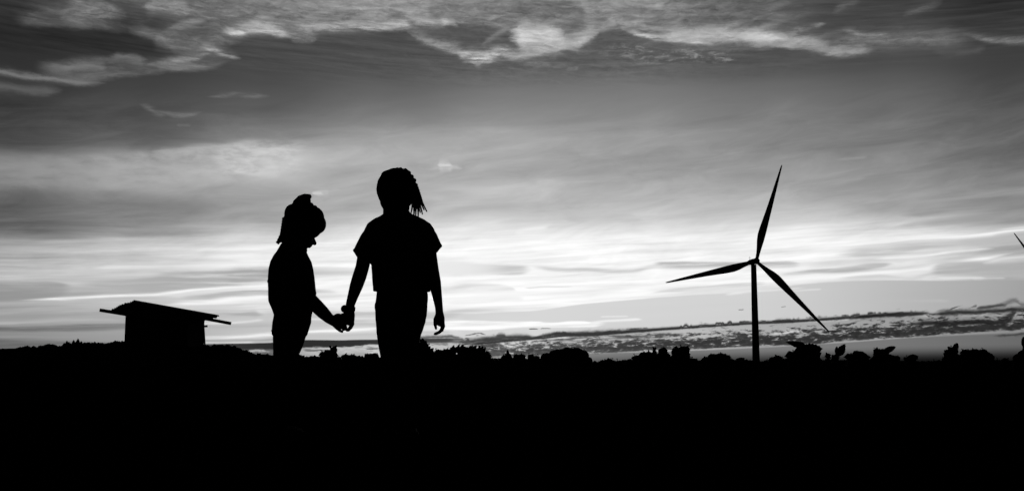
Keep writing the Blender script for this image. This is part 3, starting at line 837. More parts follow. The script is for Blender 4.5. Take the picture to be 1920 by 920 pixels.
# ================================================================== children
D = 5.33
S = D/F_PX*1.003
def W(x, y, dy=0.0):
    return at(x, y, D+dy)
def head(bm, c, s, f, u):
    """head of half height s facing f, crown towards u"""
    f = f.normalized(); u = (u - f*u.dot(f)).normalized(); r = u.cross(f).normalized()
    Rm = Matrix((r, f, u)).transposed()
    P_ = lambda a, b, c_: c + r*(a*s) + f*(b*s) + u*(c_*s)
    ball(bm, P_(0, -.10, .22), (s*.74, s*.88, s*.78), Rm)              # skull
    ball(bm, P_(0, .18, -.25), (s*.60, s*.62, s*.62), Rm)              # face
    ball(bm, P_(0, .36, -.70), (s*.38, s*.38, s*.32), Rm)              # jaw
    ball(bm, P_(0, .66, -.88), (s*.19, s*.16, s*.16), Rm, 2)           # chin
    ball(bm, P_(0, .66, .12), (s*.46, s*.16, s*.16), Rm, 2)            # brow
    tube(bm, [P_(0, .74, .02), P_(0, .86, -.14), P_(0, .98, -.27)], [s*.07, s*.09, s*.12], 10)   # nose
    for q in (-1, 1):
        ball(bm, P_(q*.10, .86, -.29), s*.085, None, 2)                # nostril wings
        ball(bm, P_(q*.27, .68, -.02), (s*.15, s*.11, s*.10), Rm, 2)   # eyes
        ball(bm, P_(q*.38, .52, -.30), (s*.22, s*.2, s*.22), Rm, 2)    # cheeks
        ball(bm, P_(q*.76, -.08, -.12), (s*.07, s*.17, s*.24), Rm, 2)  # ears
    ball(bm, P_(0, .80, -.47), (s*.24, s*.13, s*.075), Rm, 2)          # upper lip
    ball(bm, P_(0, .77, -.58), (s*.21, s*.12, s*.075), Rm, 2)          # lower lip
def chain(bm, pts, rad):
    P2 = [W(*p) for p in pts]
    tube(bm, P2, [r*S for r in rad], 10)
    for p, r in zip(P2[1:-1], rad[1:-1]): ball(bm, p, r*S*1.03, None, 2)
def foot(bm, heel, d, L, w, h, sole=0.0):
    d = Vector((d[0], d[1], 0)).normalized(); r = Vector((d.y, -d.x, 0))
    Rm = Matrix((r, d, Vector((0, 0, 1)))).transposed()
    ball(bm, heel + d*(L*.16) + Vector((0, 0, h*.55)), (w*.42, L*.2, h*.55), Rm)
    ball(bm, heel + d*(L*.45) + Vector((0, 0, h*.55)), (w*.45, L*.38, h*.52), Rm)
    ball(bm, heel + d*(L*.74) + Vector((0, 0, h*.36)), (w*.5, L*.27, h*.36), Rm)
GZ = ground_z(-0.9, D)

# ---------------------------------------------------------------- taller child, seen from behind
big = empty('person', (W(750, 600).x, D, GZ), 'taller child seen from behind, side ponytail of braids, loose shirt, holding the smaller one', 'person')
bm = bmesh.new()
head(bm, W(744, 359, .01), 38*S, Vector((-.18, 1, -.04)), Vector((0, 0, 1)))
tube(bm, [W(743, 372), W(742, 392), W(745, 412)], [24*S, 24*S, 28*S], 20)
loft(bm, [(W(748, 405), 30*S, 18*S), (W(748, 418), 50*S, 24*S), (W(749, 440), 50*S, 28*S), (W(751, 480), 44*S, 27*S), (W(752, 520), 40*S, 25*S), (W(752, 548), 42*S, 27*S), (W(752, 580), 44*S, 29*S), (W(752, 600), 42*S, 27*S)])
# arms
tube(bm, [W(702, 436), W(687, 462), W(679.5, 500), W(674, 518), W(668, 536), W(662, 554), W(657, 570), W(655.5, 580)], [16*S, 14*S, 12.8*S, 13.2*S, 12.4*S, 10.2*S, 8.6*S, 8.4*S], 20)
tube(bm, [W(797, 436), W(804, 455), W(807, 480), W(810.5, 505), W(815, 530), W(820, 556), W(823, 576), W(824, 588)], [15*S, 13.5*S, 12.2*S, 12.2*S, 12*S, 9*S, 7.4*S, 7.4*S], 20)
# free hand: palm towards the thigh, fingers half closed, thumb apart
tube(bm, [W(824, 586), W(824.5, 596), W(826, 604)], [7.6*S, 9.4*S, 8.2*S], 14, flat=1.15)
for dy, o, l in ((-.024, 0, 1.0), (-.008, .8, 1.0), (.008, .5, .95), (.023, -1.0, .8)):
    chain(bm, [(829+o*.6, 602, dy), (831+o*.5, 611, dy*1.05), (828+o, 618.5, dy), (823-3*l+3, 622.5, dy*.9), (815.5+(1-l)*10, 625.5, dy*.8)], [3.9, 3.6, 3.3, 3.1, 2.7])
chain(bm, [(820, 590, -.006), (816, 598, -.012), (815.4, 607, -.014), (817.6, 615.5, -.014)], [4.2, 3.7, 3.1, 2.6])
# holding hand
tube(bm, [W(655.5, 578), W(655, 590), W(655.5, 601)], [8.3*S, 10.6*S, 9.4*S], 14, flat=1.0)
for dy, o in ((-.022, 0), (-.007, 1.2), (.008, .6), (.022, -1)):
    chain(bm, [(660+o*.5, 598, dy), (660.5+o*.6, 607, dy), (657+o*.6, 614, dy), (652+o, 618.5, dy*.8), (647.5+o, 616, dy*.6)], [4.0, 3.6, 3.4, 3.1, 2.7])
chain(bm, [(651, 588, -.012), (644, 590, -.022), (638, 592, -.026), (633, 595, -.026)], [4.6, 4.0, 3.6, 3.0])
# legs
for sx_, pts in ((0, [(727, 590, 22), (728, 640, 17), (731, 690, 13.5), (732, 715, 12.5), (733, 750, 12), (733, 795, 8), (733, 812, 8)]),
                 (1, [(776, 590, 22), (769, 640, 17), (764, 690, 13.5), (764, 715, 12.5), (765, 750, 12), (766, 795, 8), (766, 812, 8)])):
    tube(bm, [W(a, b) for a, b, r in pts], [r*S for a, b, r in pts], 18)
body = fused(bm, 'body', 0.0036, 2)
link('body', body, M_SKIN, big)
bm = bmesh.new()
loft(bm, [(W(745, 401), 26*S, 20*S), (W(747, 406), 36*S, 22*S), (W(748, 412), 50*S, 25*S), (W(748.5, 419), 60*S, 29*S), (W(749, 430), 66*S, 33*S), (W(749, 440), 67*S, 34*S), (W(750, 460), 58*S, 35*S),
          (W(751, 492), 54*S, 35*S), (W(752, 520), 54*S, 34*S), (W(752.8, 540), 54*S, 34*S), (W(753, 546.5), 54*S, 34*S)], 44)
def sleeve(pts, end_a, end_b, r_end):
    """sleeve tube whose open end is cut along the line end_a - end_b"""
    rs = []
    n = 26
    for (x, y, r) in pts:
        rs.append(([W(x, y)], r))
    rr = []
    P0 = [W(x, y) for x, y, r in pts]
    for i, (x, y, r) in enumerate(pts):
        d = (P0[min(i+1, len(P0)-1)] - P0[max(i-1, 0)]).normalized(); a = d.cross(Vector((0, 1, 0))).normalized()
        rr.append([P0[i] + a*(r*S*math.cos(2*math.pi*k/n)) + Vector((0, 1, 0))*(r*S*1.05*math.sin(2*math.pi*k/n)) for k in range(n)])
    for sc, lift in ((0.90, 5.0), (0.98, 3.2), (1.03, 0.0)):
        pa, pb = W(end_a[0], end_a[1]-lift), W(end_b[0], end_b[1]-lift)
        c = (pa+pb)/2; a = (pa-pb)/2*sc
        d1 = rr[-1][0]-P0[-1]
        if a.dot(d1) < 0: a = -a
        rr.append([c + a*math.cos(2*math.pi*k/n) + Vector((0, 1, 0))*(r_end*S*sc*math.sin(2*math.pi*k/n)) for k in range(n)])
    rings(bm, rr)
sleeve([(710, 435, 18), (700, 440.5, 20.3), (691, 454, 19.2)], (661.5, 470.5), (695, 494), 20)
sleeve([(788, 434, 18), (796.5, 440, 20), (803.5, 449, 18.6)], (829.5, 462), (795, 482), 19)
# rolled cuffs
tube(bm, [W(664, 468.5), W(672, 482)], [3*S, 3*S], 8); tube(bm, [W(827, 460.5), W(818, 472)], [3*S, 3*S], 8)
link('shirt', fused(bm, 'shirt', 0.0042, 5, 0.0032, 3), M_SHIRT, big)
bm = bmesh.new()
loft(bm, [(W(753, 540), 46*S, 31*S), (W(753.5, 549), 47*S, 32*S), (W(753, 565), 48.5*S, 33*S), (W(752.5, 582), 49*S, 34*S), (W(751.5, 598), 47.5*S, 33*S), (W(749, 615), 43*S, 30*S)], 40)
for q in (0, 1):
    pts = [[(728, 596, 24), (728, 626, 22), (728.5, 645, 20), (730.5, 672, 17), (732, 710, 15.5), (733, 760, 14.5), (733, 806, 12.5)],
           [(777, 596, 23), (769, 626, 20.5), (767, 645, 19), (764, 672, 17), (764, 710, 15.5), (765, 760, 14.5), (766, 806, 12.5)]][q]
    tube(bm, [W(a, b) for a, b, r in pts], [r*S for a, b, r in pts], 22)
box(bm, W(793, 592, .005), W(801, 586, .03)); box(bm, W(786, 612.5, .0), W(794.5, 609.5, .02)); ball(bm, W(799, 560), (3.5*S, 4*S, 16*S)); ball(bm, W(705, 575), (3*S, 5*S, 10*S))
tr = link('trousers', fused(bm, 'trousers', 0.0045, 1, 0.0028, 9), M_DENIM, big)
for q in (-1, 1):
    bm = bmesh.new()
    c = W(752+q*22, 578, -34*S)
    box(bm, c+Vector((-13*S, -.004, -14*S)), c+Vector((13*S, .006, 14*S)))
    bmesh.ops.bevel(bm, geom=bm.edges[:], offset=.003, segments=2)
    link('pocket', finish(bm, 'pocket'), M_DENIM, tr)
for px in (733, 766):
    bm = bmesh.new(); h = W(px, 820); h.z = GZ-.004; h.y -= .045
    foot(bm, h, (0.05 if px > 750 else -.08, 1), .2, .075, .07)
    sh = link('shoe', fused(bm, 'shoe', 0.004, 2), M_SHOE, big)
# hair: combed up, gathered at the right into thin braids
bm = bmesh.new()
ball(bm, W(744, 357, -.012), (37.5*S, 38*S, 38.5*S))
ball(bm, W(741, 375, -.018), (29*S, 30*S, 27*S)); ball(bm, W(742, 388, -.02), (25*S, 20*S, 16*S)); ball(bm, W(752, 385, -.02), (16*S, 16*S, 18*S)); ball(bm, W(759, 388, -.015), (9*S, 12*S, 13*S))
ball(bm, W(752, 330, -.008), (19*S, 22*S, 13*S))
ball(bm, W(745, 318, -.006), (3.2*S, 8*S, 4.6*S), None, 2)
ball(bm, W(757, 322, 0), (11*S, 12*S, 6*S), None, 2)
for x, y, r in ((733,322.5,3.4),(739,320.5,3),(751,317.5,3.6),(760,319,3.4),(767,324,3.4),(772,331,3.6),(777,338,3.4),(780,347,3.4),(726,325,3),(719,331,3),(713,339,2.6),(709.5,348,2.6)): ball(bm, W(x, y, -.005), (r+.7)*S, None, 2)
ball(bm, W(771, 350, 0), (10*S, 16*S, 18*S)); ball(bm, W(729, 330, -.01), (15*S, 20*S, 11*S))
ball(bm, W(779, 364, -.01), (7.5*S, 11*S, 13*S))
for k in range(14):      # rows plaited close to the scalp
    a = -1.25 + k*2.5/13
    pts = []
    for j in range(9):
        t = -0.2 + j*1.75/8
        v = Vector((math.sin(a)*math.cos(t*.9)*1.0, -math.cos(a)*math.cos(t-.35), math.sin(t)))
        pts.append(W(744, 357, -.012) + Vector((v.x*37.6*S, v.y*38*S, v.z*38.6*S)))
    tube(bm, pts, [1.7*S*(1+.25*(j % 2)) for j in range(9)], 6)
hair = link('hair', fused(bm, 'hair', 0.0032, 1), M_HAIR, big)
tips = [((778, 348), (786, 366), (791, 380), 4.5), ((779, 356), (785, 374), (787, 386), 4.2), ((777, 360), (779, 378), (781, 390), 4.0), ((779, 352), (789, 374), (800, 396), 2.0), ((781, 358), (788, 378), (795, 393), 2.0), ((782, 362), (787, 383), (792, 401), 1.9), ((778, 362), (784, 384), (788, 398), 2.0),
        ((780, 366), (785, 388), (784, 406), 2.2), ((776, 368), (777, 388), (776, 404), 2.2), ((774, 370), (774, 386), (770.5, 400), 2.0), ((779, 370), (780, 388), (779.5, 405), 2.0),
        ((777, 356), (785, 376), (791, 396), 2.3), ((782, 356), (788, 368), (789, 374), 2.4)]
for k, (a, b, c, r) in enumerate(tips):
    bm = bmesh.new(); pts = []; rad = []
    dy = -.02 + .004*k
    for j in range(15):
        t = j/14
        x = (1-t)**2*a[0] + 2*t*(1-t)*b[0] + t*t*c[0]; y = (1-t)**2*a[1] + 2*t*(1-t)*b[1] + t*t*c[1]
        pts.append(W(x, y, dy)); rad.append(S*r*1.2*(1-.5*t)*(1+.07*(-1)**j))
    tube(bm, pts, rad, 8)
    link('braid', finish(bm, 'braid'), M_HAIR, hair)
bm = bmesh.new()
c = W(656, 579.5)
rs = []
for k in range(5):
    z = (-4.6+2.3*k)*S; rr_ = (9.6 + (.5 if k in (1, 2, 3) else 0))*S
    rs.append([c + Vector((rr_*math.cos(2*math.pi*i/28) + z*.12, rr_*math.sin(2*math.pi*i/28), z)) for i in range(28)])
rings(bm, rs); ball(bm, W(646.3, 578.6, -.01), (7.4*S, 7*S, 7.4*S)); ball(bm, W(650, 579, -.016), (5*S, 5*S, 5*S))
link('bracelet', fused(bm, 'bracelet', .0022, 1), M_BAND, big)

# ---------------------------------------------------------------- smaller child, turned to the right and looking down
tiny = empty('person', (W(540, 600).x, D, GZ), 'smaller child in profile, head bowed, hair in a bun, hand in hand with the taller', 'person')
bm = bmesh.new()
fd = Vector((.80, .44, -.40)); ud = Vector((.36, .10, .92))
head(bm, W(564, 432), 35*S, fd, ud)
tube(bm, [W(560, 440), W(549, 457), W(547, 478)], [18*S, 20.5*S, 24*S], 18)
loft(bm, [(W(547, 470), 20*S, 24*S), (W(546, 484), 27*S, 38*S), (W(546, 500), 33*S, 40*S), (W(546, 530), 36*S, 36*S), (W(547, 560), 34*S, 34*S), (W(548, 585), 30*S, 36*S), (W(547, 610), 29*S, 36*S)])
tube(bm, [W(552, 497, -.09), W(566, 530, -.095), W(582, 561, -.085), W(594, 574, -.068), W(606, 586, -.045), W(618, 597.5, -.02), W(624, 601, -.012)], [14*S, 13*S, 12.6*S, 12.8*S, 12*S, 9.6*S, 9*S], 20)
tube(bm, [W(550, 497, .09), W(546, 530, .1), W(544, 562, .1), W(548, 592, .085), W(552, 616, .08)], [13*S, 12*S, 11*S, 9*S, 7*S], 18)
ball(bm, W(553, 626, .078), (8*S, 5*S, 11*S))
for k in range(4): chain(bm, [(549+k*3, 634, .074), (550+k*3, 641, .074), (550+k*3, 647-abs(k-1.5), .072)], [3, 2.7, 2.3])
chain(bm, [(558, 622, .074), (563, 630, .07), (563, 636, .07)], [3.4, 3, 2.4])
# the held hand
tube(bm, [W(622, 600, -.012), W(632, 603, -.004), W(640, 606)], [9.4*S, 11*S, 9.5*S], 14, flat=.9)
ball(bm, W(634, 595, -.004), (9.5*S, 10*S, 8*S)); ball(bm, W(644, 599), (10*S, 9*S, 9*S)); ball(bm, W(638, 610, -.008), (7*S, 8*S, 7*S))
for dy, o in ((-.02, 0), (-.006, -1.5), (.009, 1), (.022, 2)):
    chain(bm, [(640+o, 603, dy), (646+o*.5, 608, dy), (648, 613.5, dy*.9), (645, 617.5, dy*.8)], [3.8, 3.5, 3.2, 2.8])
chain(bm, [(626, 608, -.016), (632, 614.5, -.024), (637, 619, -.026), (641.5, 621.8, -.026)], [4.2, 3.7, 3.1, 2.4])
for dy in (-.048, .048):
    pts = [(549, 596, 22), (546, 625, 21), (541, 650, 18), (535, 680, 14), (531, 712, 12), (528, 750, 11), (526, 795, 7.5), (526, 812, 7.5)]
    tube(bm, [W(a, b, dy) for a, b, r in pts], [r*S for a, b, r in pts], 18)
link('body', fused(bm, 'body', 0.0036, 2), M_SKIN, tiny)
bm = bmesh.new()
loft(bm, [(W(548.5, 457), 21*S, 18*S), (W(547.5, 464), 24*S, 23*S), (W(547, 472), 27.5*S, 31*S), (W(546, 480), 31.5*S, 38*S), (W(546, 491), 37*S, 44*S), (W(546, 504), 40*S, 45*S), (W(546.5, 518), 42*S, 44*S),
          (W(547, 535), 43.3*S, 43*S), (W(548, 550), 44*S, 43*S), (W(548, 565), 43*S, 43*S), (W(548.3, 572), 40.5*S, 42*S), (W(548.5, 580), 37*S, 41*S), (W(549, 590), 34.6*S, 40*S)], 44)
tube(bm, [W(552, 498, -.085), W(562, 520, -.092), (W(571, 540, -.09)), W(576, 550, -.088)], [19*S, 19.5*S, 18.5*S, 17.5*S], 24)
tube(bm, [W(550, 498, .085), W(547, 522, .092), W(545, 545, .09)], [19*S, 18.5*S, 18*S], 24)
ball(bm, W(506.5, 527.5), (5*S, 12*S, 5.5*S)); ball(bm, W(589, 549, -.07), (4.5*S, 8*S, 4*S), None, 2)
link('shirt', fused(bm, 'shirt', 0.0042, 2, 0.003, 21), M_SHIRT, tiny)
bm = bmesh.new()
loft(bm, [(W(548.5, 578), 34*S, 39*S), (W(549, 592), 33.5*S, 40*S), (W(547.5, 604), 34.5*S, 41*S), (W(544.5, 618), 33*S, 40*S), (W(543, 628), 31.5*S, 38*S)], 40)
for dy in (-.05, .05):
    pts = [(547, 615, 32), (542.5, 632, 30.5), (540.5, 645, 28), (537.5, 660, 24.6), (534, 675, 20.5), (531, 692, 17), (530, 715, 14), (528, 750, 12.5), (526, 806, 11)]
    rs = []
    for a, b, r in pts:
        c = W(a, b, dy); rd = min(r*S, .05)
        rs.append([c + Vector((r*S*math.cos(2*math.pi*i/24), rd*math.sin(2*math.pi*i/24), 0)) for i in range(24)])
    rings(bm, rs)
ball(bm, W(512.5, 619.5), (4*S, 7*S, 2.6*S), None, 2); box(bm, W(511.5, 633, -.03), W(520, 606, .03)); ball(bm, W(581, 590), (3.5*S, 10*S, 9*S))
link('trousers', fused(bm, 'trousers', 0.0045, 1, 0.0026, 31), M_DENIM, tiny)
for dy in (-.05, .05):
    bm = bmesh.new(); h = W(522, 820, dy); h.z = GZ-.004; h.x -= .02
    foot(bm, h, (1, .25 if dy > 0 else .0), .175, .068, .064)
    link('shoe', fused(bm, 'shoe', 0.004, 2), M_SHOE, tiny)
bm = bmesh.new()
ball(bm, W(569.5, 417, -.003), (39*S, 36*S, 35*S))
ball(bm, W(596, 420), (15.5*S, 20*S, 18.5*S)); ball(bm, W(588, 432), (12*S, 16*S, 13*S)); ball(bm, W(549, 402), (15.5*S, 26*S, 20*S)); ball(bm, W(543, 430), (13*S, 24*S, 27*S)); ball(bm, W(592, 410), (16*S, 24*S, 22*S))
tube(bm, [W(556, 393), W(560, 381), W(566, 374), W(573, 370), W(579.5, 368.5)], [12*S, 11*S, 9.8*S, 7.6*S, 5.2*S], 16)
ball(bm, W(574, 377), (9*S, 9*S, 8*S))
for x, y, r in ((585, 383, 5), (592, 388, 5), (600, 396, 5.5), (605, 406, 5), (538, 393, 5), (534, 408, 4.5), (531, 420, 4)):
    ball(bm, W(x-(1.6 if x > 570 else -1), y+.8, -.004), r*S*.9, None, 2)
for k in range(12):
    a = -1.3 + k*2.6/11; pts = []
    for j in range(9):
        t = -0.9 + j*1.9/8
        v = Vector((math.sin(t), -math.cos(t)*math.cos(a), math.cos(t)*math.sin(a)))
        pts.append(W(569.5, 417, -.003) + Vector((v.x*39*S, v.y*36.3*S, v.z*35*S)))
    tube(bm, pts, [1.6*S*(1+.25*(j % 2)) for j in range(9)], 6)
hair = link('hair', fused(bm, 'hair', 0.0032, 1), M_HAIR, tiny)
for k, (a, b, c, r) in enumerate([((536, 420), (528, 440), (519.5, 454), 4.0), ((538, 428), (532, 444), (522, 456), 3.8), ((534, 415), (529, 432), (525.5, 447), 3.4), ((540, 432), (532, 446), (527, 453), 3.4),
                                  ((541, 436), (536, 448), (531, 458), 2.4), ((543, 440), (540, 452), (536, 462), 2.6), ((532, 410), (529, 425), (526, 441), 3.0)]):
    bm = bmesh.new(); pts = []; rad = []
    dy = -.025 + .007*k
    for j in range(13):
        t = j/12
        x = (1-t)**2*a[0] + 2*t*(1-t)*b[0] + t*t*c[0]; y = (1-t)**2*a[1] + 2*t*(1-t)*b[1] + t*t*c[1]
        pts.append(W(x, y, dy)); rad.append(S*r*(1-.5*t)*(1+.16*(-1)**j))
    tube(bm, pts, rad, 8)
    link('braid', finish(bm, 'braid'), M_HAIR, hair)

# ================================================================== plants along the crest
PLANT_GROUP = 'plants along the hill crest'
def plant(name, label, cat, Y, lobes, leaf=7.0, big=(), dens=1.0, seed=0, spikes=(), fine=False, core=.84):
    """lobes (x, y, rx, ry): foliage masses; big (x, y, x tip, y tip, width): single large leaves"""
    rng = random.Random(seed*17+3)
    k = Y/F_PX
    xs_ = [l[0] for l in lobes] or [b[0] for b in big]
    cx = sum(xs_)/len(xs_)
    b = at(cx, 690, Y); gz = ground_z(b.x, Y)
    root = empty(name, (b.x, Y, gz), label, cat, PLANT_GROUP)
    V = []; Fc = []; cores = bmesh.new(); st = bmesh.new()
    full = []
    for (x, y, rx, ry) in lobes:
        full.append((x, y, rx, ry))
        gp = at(x, 690, Y); gy = 690 + (CAM_Z - ground_z(gp.x, Y))/k
        if gy > y + ry*.5: full.append((x, (y+gy)/2 + 1, rx*.92, max(3.0, (gy-y)/2 + 1)))
    for (x, y, rx, ry) in full:
        c = at(x, y, Y); c.y += rng.uniform(-.3, .3)*rx*k
        a, h, dp = rx*k, ry*k, rx*k*.85
        # lumpy inner mass of twigs and small leaves
        M = Matrix.Translation(c) @ Matrix.Diagonal((a*core, dp*core, h*core, 1))
        r = bmesh.ops.create_icosphere(cores, subdivisions=3, radius=1, matrix=M)
        for v in r['verts']:
            o = v.co - c; v.co = c + o*(1 + .16*noise.noise(v.co*(1/(6*k)) + Vector((seed, 0, 0))))
        n = int(dens*(26 + 3.2*rx*ry/(leaf*leaf*.25)*.8)); n = min(n, 420)
        for i in range(n):
            z = rng.uniform(-.75, 1); t = rng.uniform(0, 2*math.pi); q = math.sqrt(max(0, 1-z*z))
            u = Vector((q*math.cos(t), q*math.sin(t), z)); rr = rng.uniform(.58, .86)
            p = c + Vector((u.x*a, u.y*dp, u.z*h))*rr
            L = leaf*k*rng.uniform(.55, 1.1)
            out = (Vector((u.x, u.y*.5, u.z*.8+.25)) + Vector((rng.uniform(-.7, .7), rng.uniform(-.7, .7), rng.uniform(-.5, .5)))).normalized()
            nr = Vector((rng.uniform(-1, 1), rng.uniform(-1.6, -.1), rng.uniform(-.4, 1)))
            leaf_into(V, Fc, p-out*L*.45, out, nr, L, L*rng.uniform(.55, .8), rng, 3 if leaf < 6 else 4)
        # stem from the ground into the lobe
        g = Vector((b.x + (c.x-b.x)*.55, Y, 0)); g.z = ground_z(g.x, Y)-.02
        m = (g+c)/2 + Vector((rng.uniform(-.02, .02), rng.uniform(-.02, .02), 0))
        tube(st, [g, m, c], [1.1*k+.003, .9*k+.002, .6*k+.001], 7)
        # loose sprigs standing out of the mass
        for i in range(1 if rng.random() < .6 else 0):
            a_ = rng.uniform(-.9, .9); p = c + Vector((math.sin(a_)*a*.8, rng.uniform(-.4, .4)*dp, math.cos(a_)*h*.8))
            dv_ = Vector((math.sin(a_)*.8+rng.uniform(-.3, .3), rng.uniform(-.3, .3), 1)).normalized()
            Ls = k*rng.uniform(2.0, 4.2)
            leaf_into(V, Fc, p, dv_, Vector((.2, -1, .1)), Ls, k*.9, rng, 2)
            for q_ in (.55, .85, 1.0):
                leaf_into(V, Fc, p+dv_*Ls*q_*.9, (dv_+Vector((rng.choice((-1, 1))*.9, 0, 0))), Vector((.1, -1, .2)), k*rng.uniform(1.5, 3), k*1.5, rng, 2)
        # lower leaves down to the ground
        H = c.z - g.z
        for i in range(int(dens*14)):
            t = rng.uniform(.1, .9); p = g + (c-g)*t + Vector((rng.uniform(-.8, .8)*a, rng.uniform(-.8, .8)*dp, 0))
            L = leaf*k*rng.uniform(.7, 1.3)
            leaf_into(V, Fc, p, Vector((rng.uniform(-1, 1), rng.uniform(-1, 1), rng.uniform(.0, .7))), Vector((rng.uniform(-.5, .5), rng.uniform(-1, .5), 1)), L, L*.6, rng, 4)
    for (x, y, tx, ty, w) in big:
        p = at(x, y, Y); q = at(tx, ty, Y); L = (q-p).length
        leaf_into(V, Fc, p + Vector((0, 0, 0)), (q-p) + Vector((0, .1*L, .06*L)), Vector((.15, -1, .25)), L*1.03, w*k, rng, 7)
        g = Vector((b.x + (p.x-b.x)*.6, Y, 0)); g.z = ground_z(g.x, Y)-.02
        tube(st, [g, (g+p)/2 + Vector((.01, 0, .01)), p], [1.0*k+.002, .8*k+.002, .6*k+.001], 7)
    me = bpy.data.meshes.new('foliage')
    cores.verts.ensure_lookup_table()
    cv = [v.co.copy() for v in cores.verts]; off = len(V)
    cf = [tuple(off+v.index for v in f.verts) for f in cores.faces] if not cores.verts.index_update() else []
    me.from_pydata(V+cv, [], Fc+cf); cores.free()
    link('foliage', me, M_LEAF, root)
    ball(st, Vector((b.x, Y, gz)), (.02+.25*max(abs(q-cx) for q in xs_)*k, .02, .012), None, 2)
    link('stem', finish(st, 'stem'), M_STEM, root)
    return root
def spiky(pts): return [(x, y+9, tx, ty, w) for x, y, tx, ty, w in pts]
plant('weed', 'tuft of upright leaves on the crest left of the shed', 'weed', 15.4, [(131,650,8,5),(145,648,11,6),(154,650,6,4)], 7,
      [(126,652,124,638,7),(130,652,128,640,6),(138,650,137,636.5,7),(146,650,145,634,8),(151,650,152,639,7),(155,652,157.5,641,6)], seed=1)
plant('weed', 'tiny weed just right of the smaller child leg', 'weed', 12.6, [(563,670,5,4),(582,671,5,3.5)], 4, [(583,671,583,666,3)], seed=2)
plant('bush', 'knobbly bush rising under the clasped hands', 'bush', 12.8, [(605,664,8,6),(615,661,8,6.5),(625,656,7.5,7.5),(626,666,9,8),(612,670,14,6)], 5.5, [(620,652,618,647,5),(628,652,631,647,5)], seed=3)
plant('bush', 'flat bush in the gap between the children, nearer the smaller one', 'bush', 12.4, [(648,668,9,5),(660,669,10,5.5),(671,671,8,4)], 5, seed=4)
plant('bush', 'low round bush touching the taller child left leg', 'bush', 12.2, [(690,668,8,6),(702,667,9,6.5)], 5, seed=5)
plant('weed', 'leafy weed leaning out beside the taller child right leg', 'weed', 6.6, [(797,652,10,11),(805,664,13,10),(793,642,5,8),(789,654,9,14),(782,666,12,14)], 7, [(797,650,799,638,7),(806,660,813,652,7),(792,646,793,633,6)], seed=6, dens=.8)
plant('bush', 'smooth bush just right of the taller child', 'bush', 12.0, [(824,662,12,8),(838,660,12,7.5),(850,657,10,8)], 5, [(846,655,852,646,4)], seed=7)
plant('bush', 'dome shaped bush with a fringe of small toothed leaves on top', 'bush', 11.8, [(866,658,13,10),(884,657,15,9.5),(900,659,12,9.5),(911,667,11,9.5),(880,670,28,10),(917,676,9,6)], 6.5,
      [(857,654,862,644.5,5),(863,652,870,645,5),(891,652,893,646,4.5),(898,652,900,647,4.5),(903,654,906,648,4.5),(907,657,911,650,4.5)], seed=8)
plant('weed', 'small weed with a single upright pointed leaf', 'weed', 12.6, [(947,670,8,5.5),(955,669,5,5)], 5, [(953,669,951.5,655,7),(956,668,956,662,5)], seed=9)
plant('bush', 'small round bush right of the pointed leaf', 'bush', 12.8, [(970,669,9,6),(979,669,7,6)], 5, seed=10)
plant('bush', 'little bush tucked against the left foot of the big rounded shrub', 'bush', 13.0, [(996,669,8,6),(1006,671,7,5)], 4.5, seed=11)
plant('shrub', 'wide smooth rounded shrub, the largest left of the turbine', 'shrub', 14.2, [(1028,669,16,9),(1045,665,18,11),(1064,662,20,11.5),(1081,662,15,11.5),(1093,668,12,13),(1103,676,9,8),(1070,676,40,12)], 4.2, seed=12, dens=1.2, core=.92)
plant('bush', 'low bush crowned with tiny spikes right of the rounded shrub', 'bush', 13.4, [(1130,680,9,5),(1142,677,10,6),(1158,680,11,4.5)], 4.5, [(1140,674,1141,669.5,3)], seed=13)
plant('bush', 'long sloping bush that ends in a small stub', 'bush', 12.6, [(1182,678,12,5),(1195,672,12,7),(1207,667,12,9),(1217,666,9,9),(1227,662,4.5,10),(1210,680,30,6)], 5, [(1227,656,1224,649,4),(1227,656,1230,650,4)], seed=14)
plant('bush', 'narrow round bush between the sloping bush and the blocky bush', 'bush', 12.4, [(1243,660,10.5,10.5),(1236,668,8,8),(1251,668,8,8)], 5, seed=15)
plant('bush', 'blocky flat topped bush with an overhanging right shoulder', 'bush', 12.2, [(1268,658,10,10.5),(1281,656,12,8.5),(1288,654,6,5),(1284,667,12,11),(1300,676,11,6),(1266,672,14,10)], 5.5, [(1283,652,1294,653,6)], seed=16)
plant('bush', 'serrated dome bush just left of the turbine tower', 'bush', 12.0, [(1324,674,10,6),(1337,669,12,7.5),(1352,667,12,6.5),(1363,671,9,7),(1372,678,8,5)], 5, seed=17)
plant('weed', 'weed with one flat oval leaf beside the turbine tower', 'weed', 12.0, [(1386,678,8,3)], 4.5, [(1379,676,1398,671.5,8)], seed=18)
plant('weed', 'tiny sprig at the right foot of the turbine tower', 'weed', 12.2, [(1428,680,5,3),(1436,679,4,3)], 4, [(1434,679,1438,674,3)], seed=19)
plant('bush', 'small bush between the turbine tower and the big leafy plant', 'bush', 10.8, [(1450,675,10,7),(1459,672,10,7),(1470,677,10,6)], 6, seed=20)
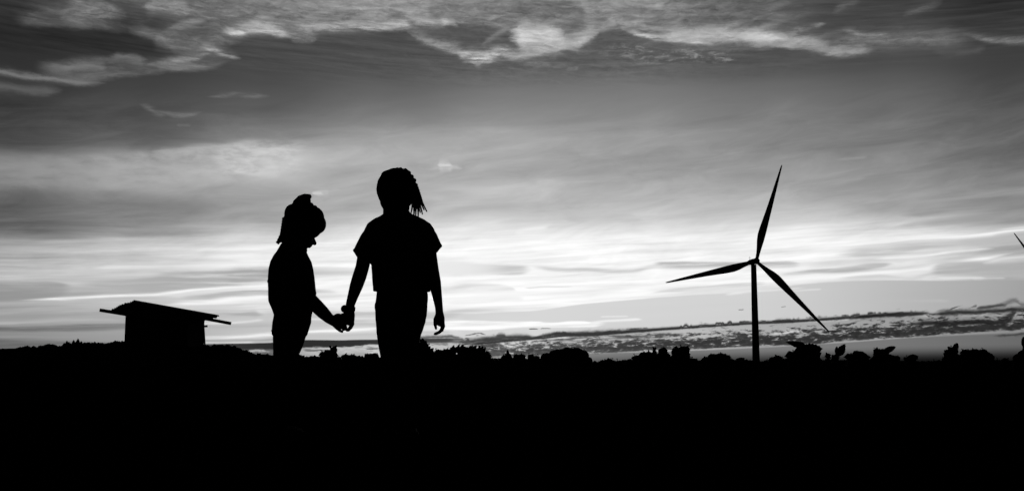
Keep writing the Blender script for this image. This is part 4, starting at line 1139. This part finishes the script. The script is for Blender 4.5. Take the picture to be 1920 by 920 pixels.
plant('leafy_plant', 'big broad leaved plant with one leaf jutting up to the left', 'plant', 9.6, [(1486,666,13,9),(1500,660,14,11),(1516,658,15,12),(1529,662,12,10),(1508,676,32,11)], 9,
      [(1512,653,1477.5,640,14),(1500,657,1546,653.5,24),(1512,651,1490,641,12)], seed=21)
plant('leafy_plant', 'plant with one folded leaf pointing up to the right', 'plant', 9.8, [(1552,668,5,5),(1566,670,8,6)], 6, [(1567,668,1588.5,645,15),(1568,664,1571,649,10),(1572,666,1587,651,12),(1551,668,1550,660,6)], seed=22)
plant('bush', 'even dome shaped bush with a toothed outline', 'bush', 10.0, [(1597,668,14,7),(1611,664,14,7.5),(1622,669,11,7),(1608,677,26,7)], 6, seed=23)
plant('leafy_plant', 'leafy plant with its top leaf pointing right', 'plant', 9.8, [(1645,661,9,9),(1657,661,11,8),(1664,670,15,8),(1645,674,14,8),(1681,673,8,5)], 7, [(1655,660,1683,650,12)], seed=24)
plant('weed', 'low weed with a leaf drooping to the right', 'weed', 10.2, [(1703,673,9,5),(1714,671,8,5)], 5.5, [(1701,669,1725,668,9)], seed=25)
plant('weed', 'flattest weed in the low gap of the skyline', 'weed', 10.6, [(1745,680,9,4),(1757,679,9,4)], 4.5, seed=26)
plant('leafy_plant', 'tall square plant with a pointed corner at its upper right', 'plant', 9.2, [(1778,664,9,11),(1788,658,9,9),(1777,676,12,10),(1792,672,12,12)], 7, [(1788,656,1798,643,12),(1782,656,1778,649,9)], seed=27)
plant('bush', 'long loaf shaped bush near the right edge', 'bush', 9.4, [(1812,664,12,10),(1828,662,14,9.5),(1843,663,12,9.5),(1855,670,10,10),(1832,676,30,10)], 6.5, seed=28)
plant('weed', 'tiny weed in the last gap before the right edge', 'weed', 10.4, [(1871,678,7,4),(1884,676,7.5,5.5)], 4.5, seed=29)
plant('bush', 'soft rounded bush with a tall bulb cut by the right edge', 'bush', 8.6, [(1911,674,14,13),(1924,668,16,14),(1924,642,8.5,13),(1926,655,5,10)], 5, seed=30, core=.93)
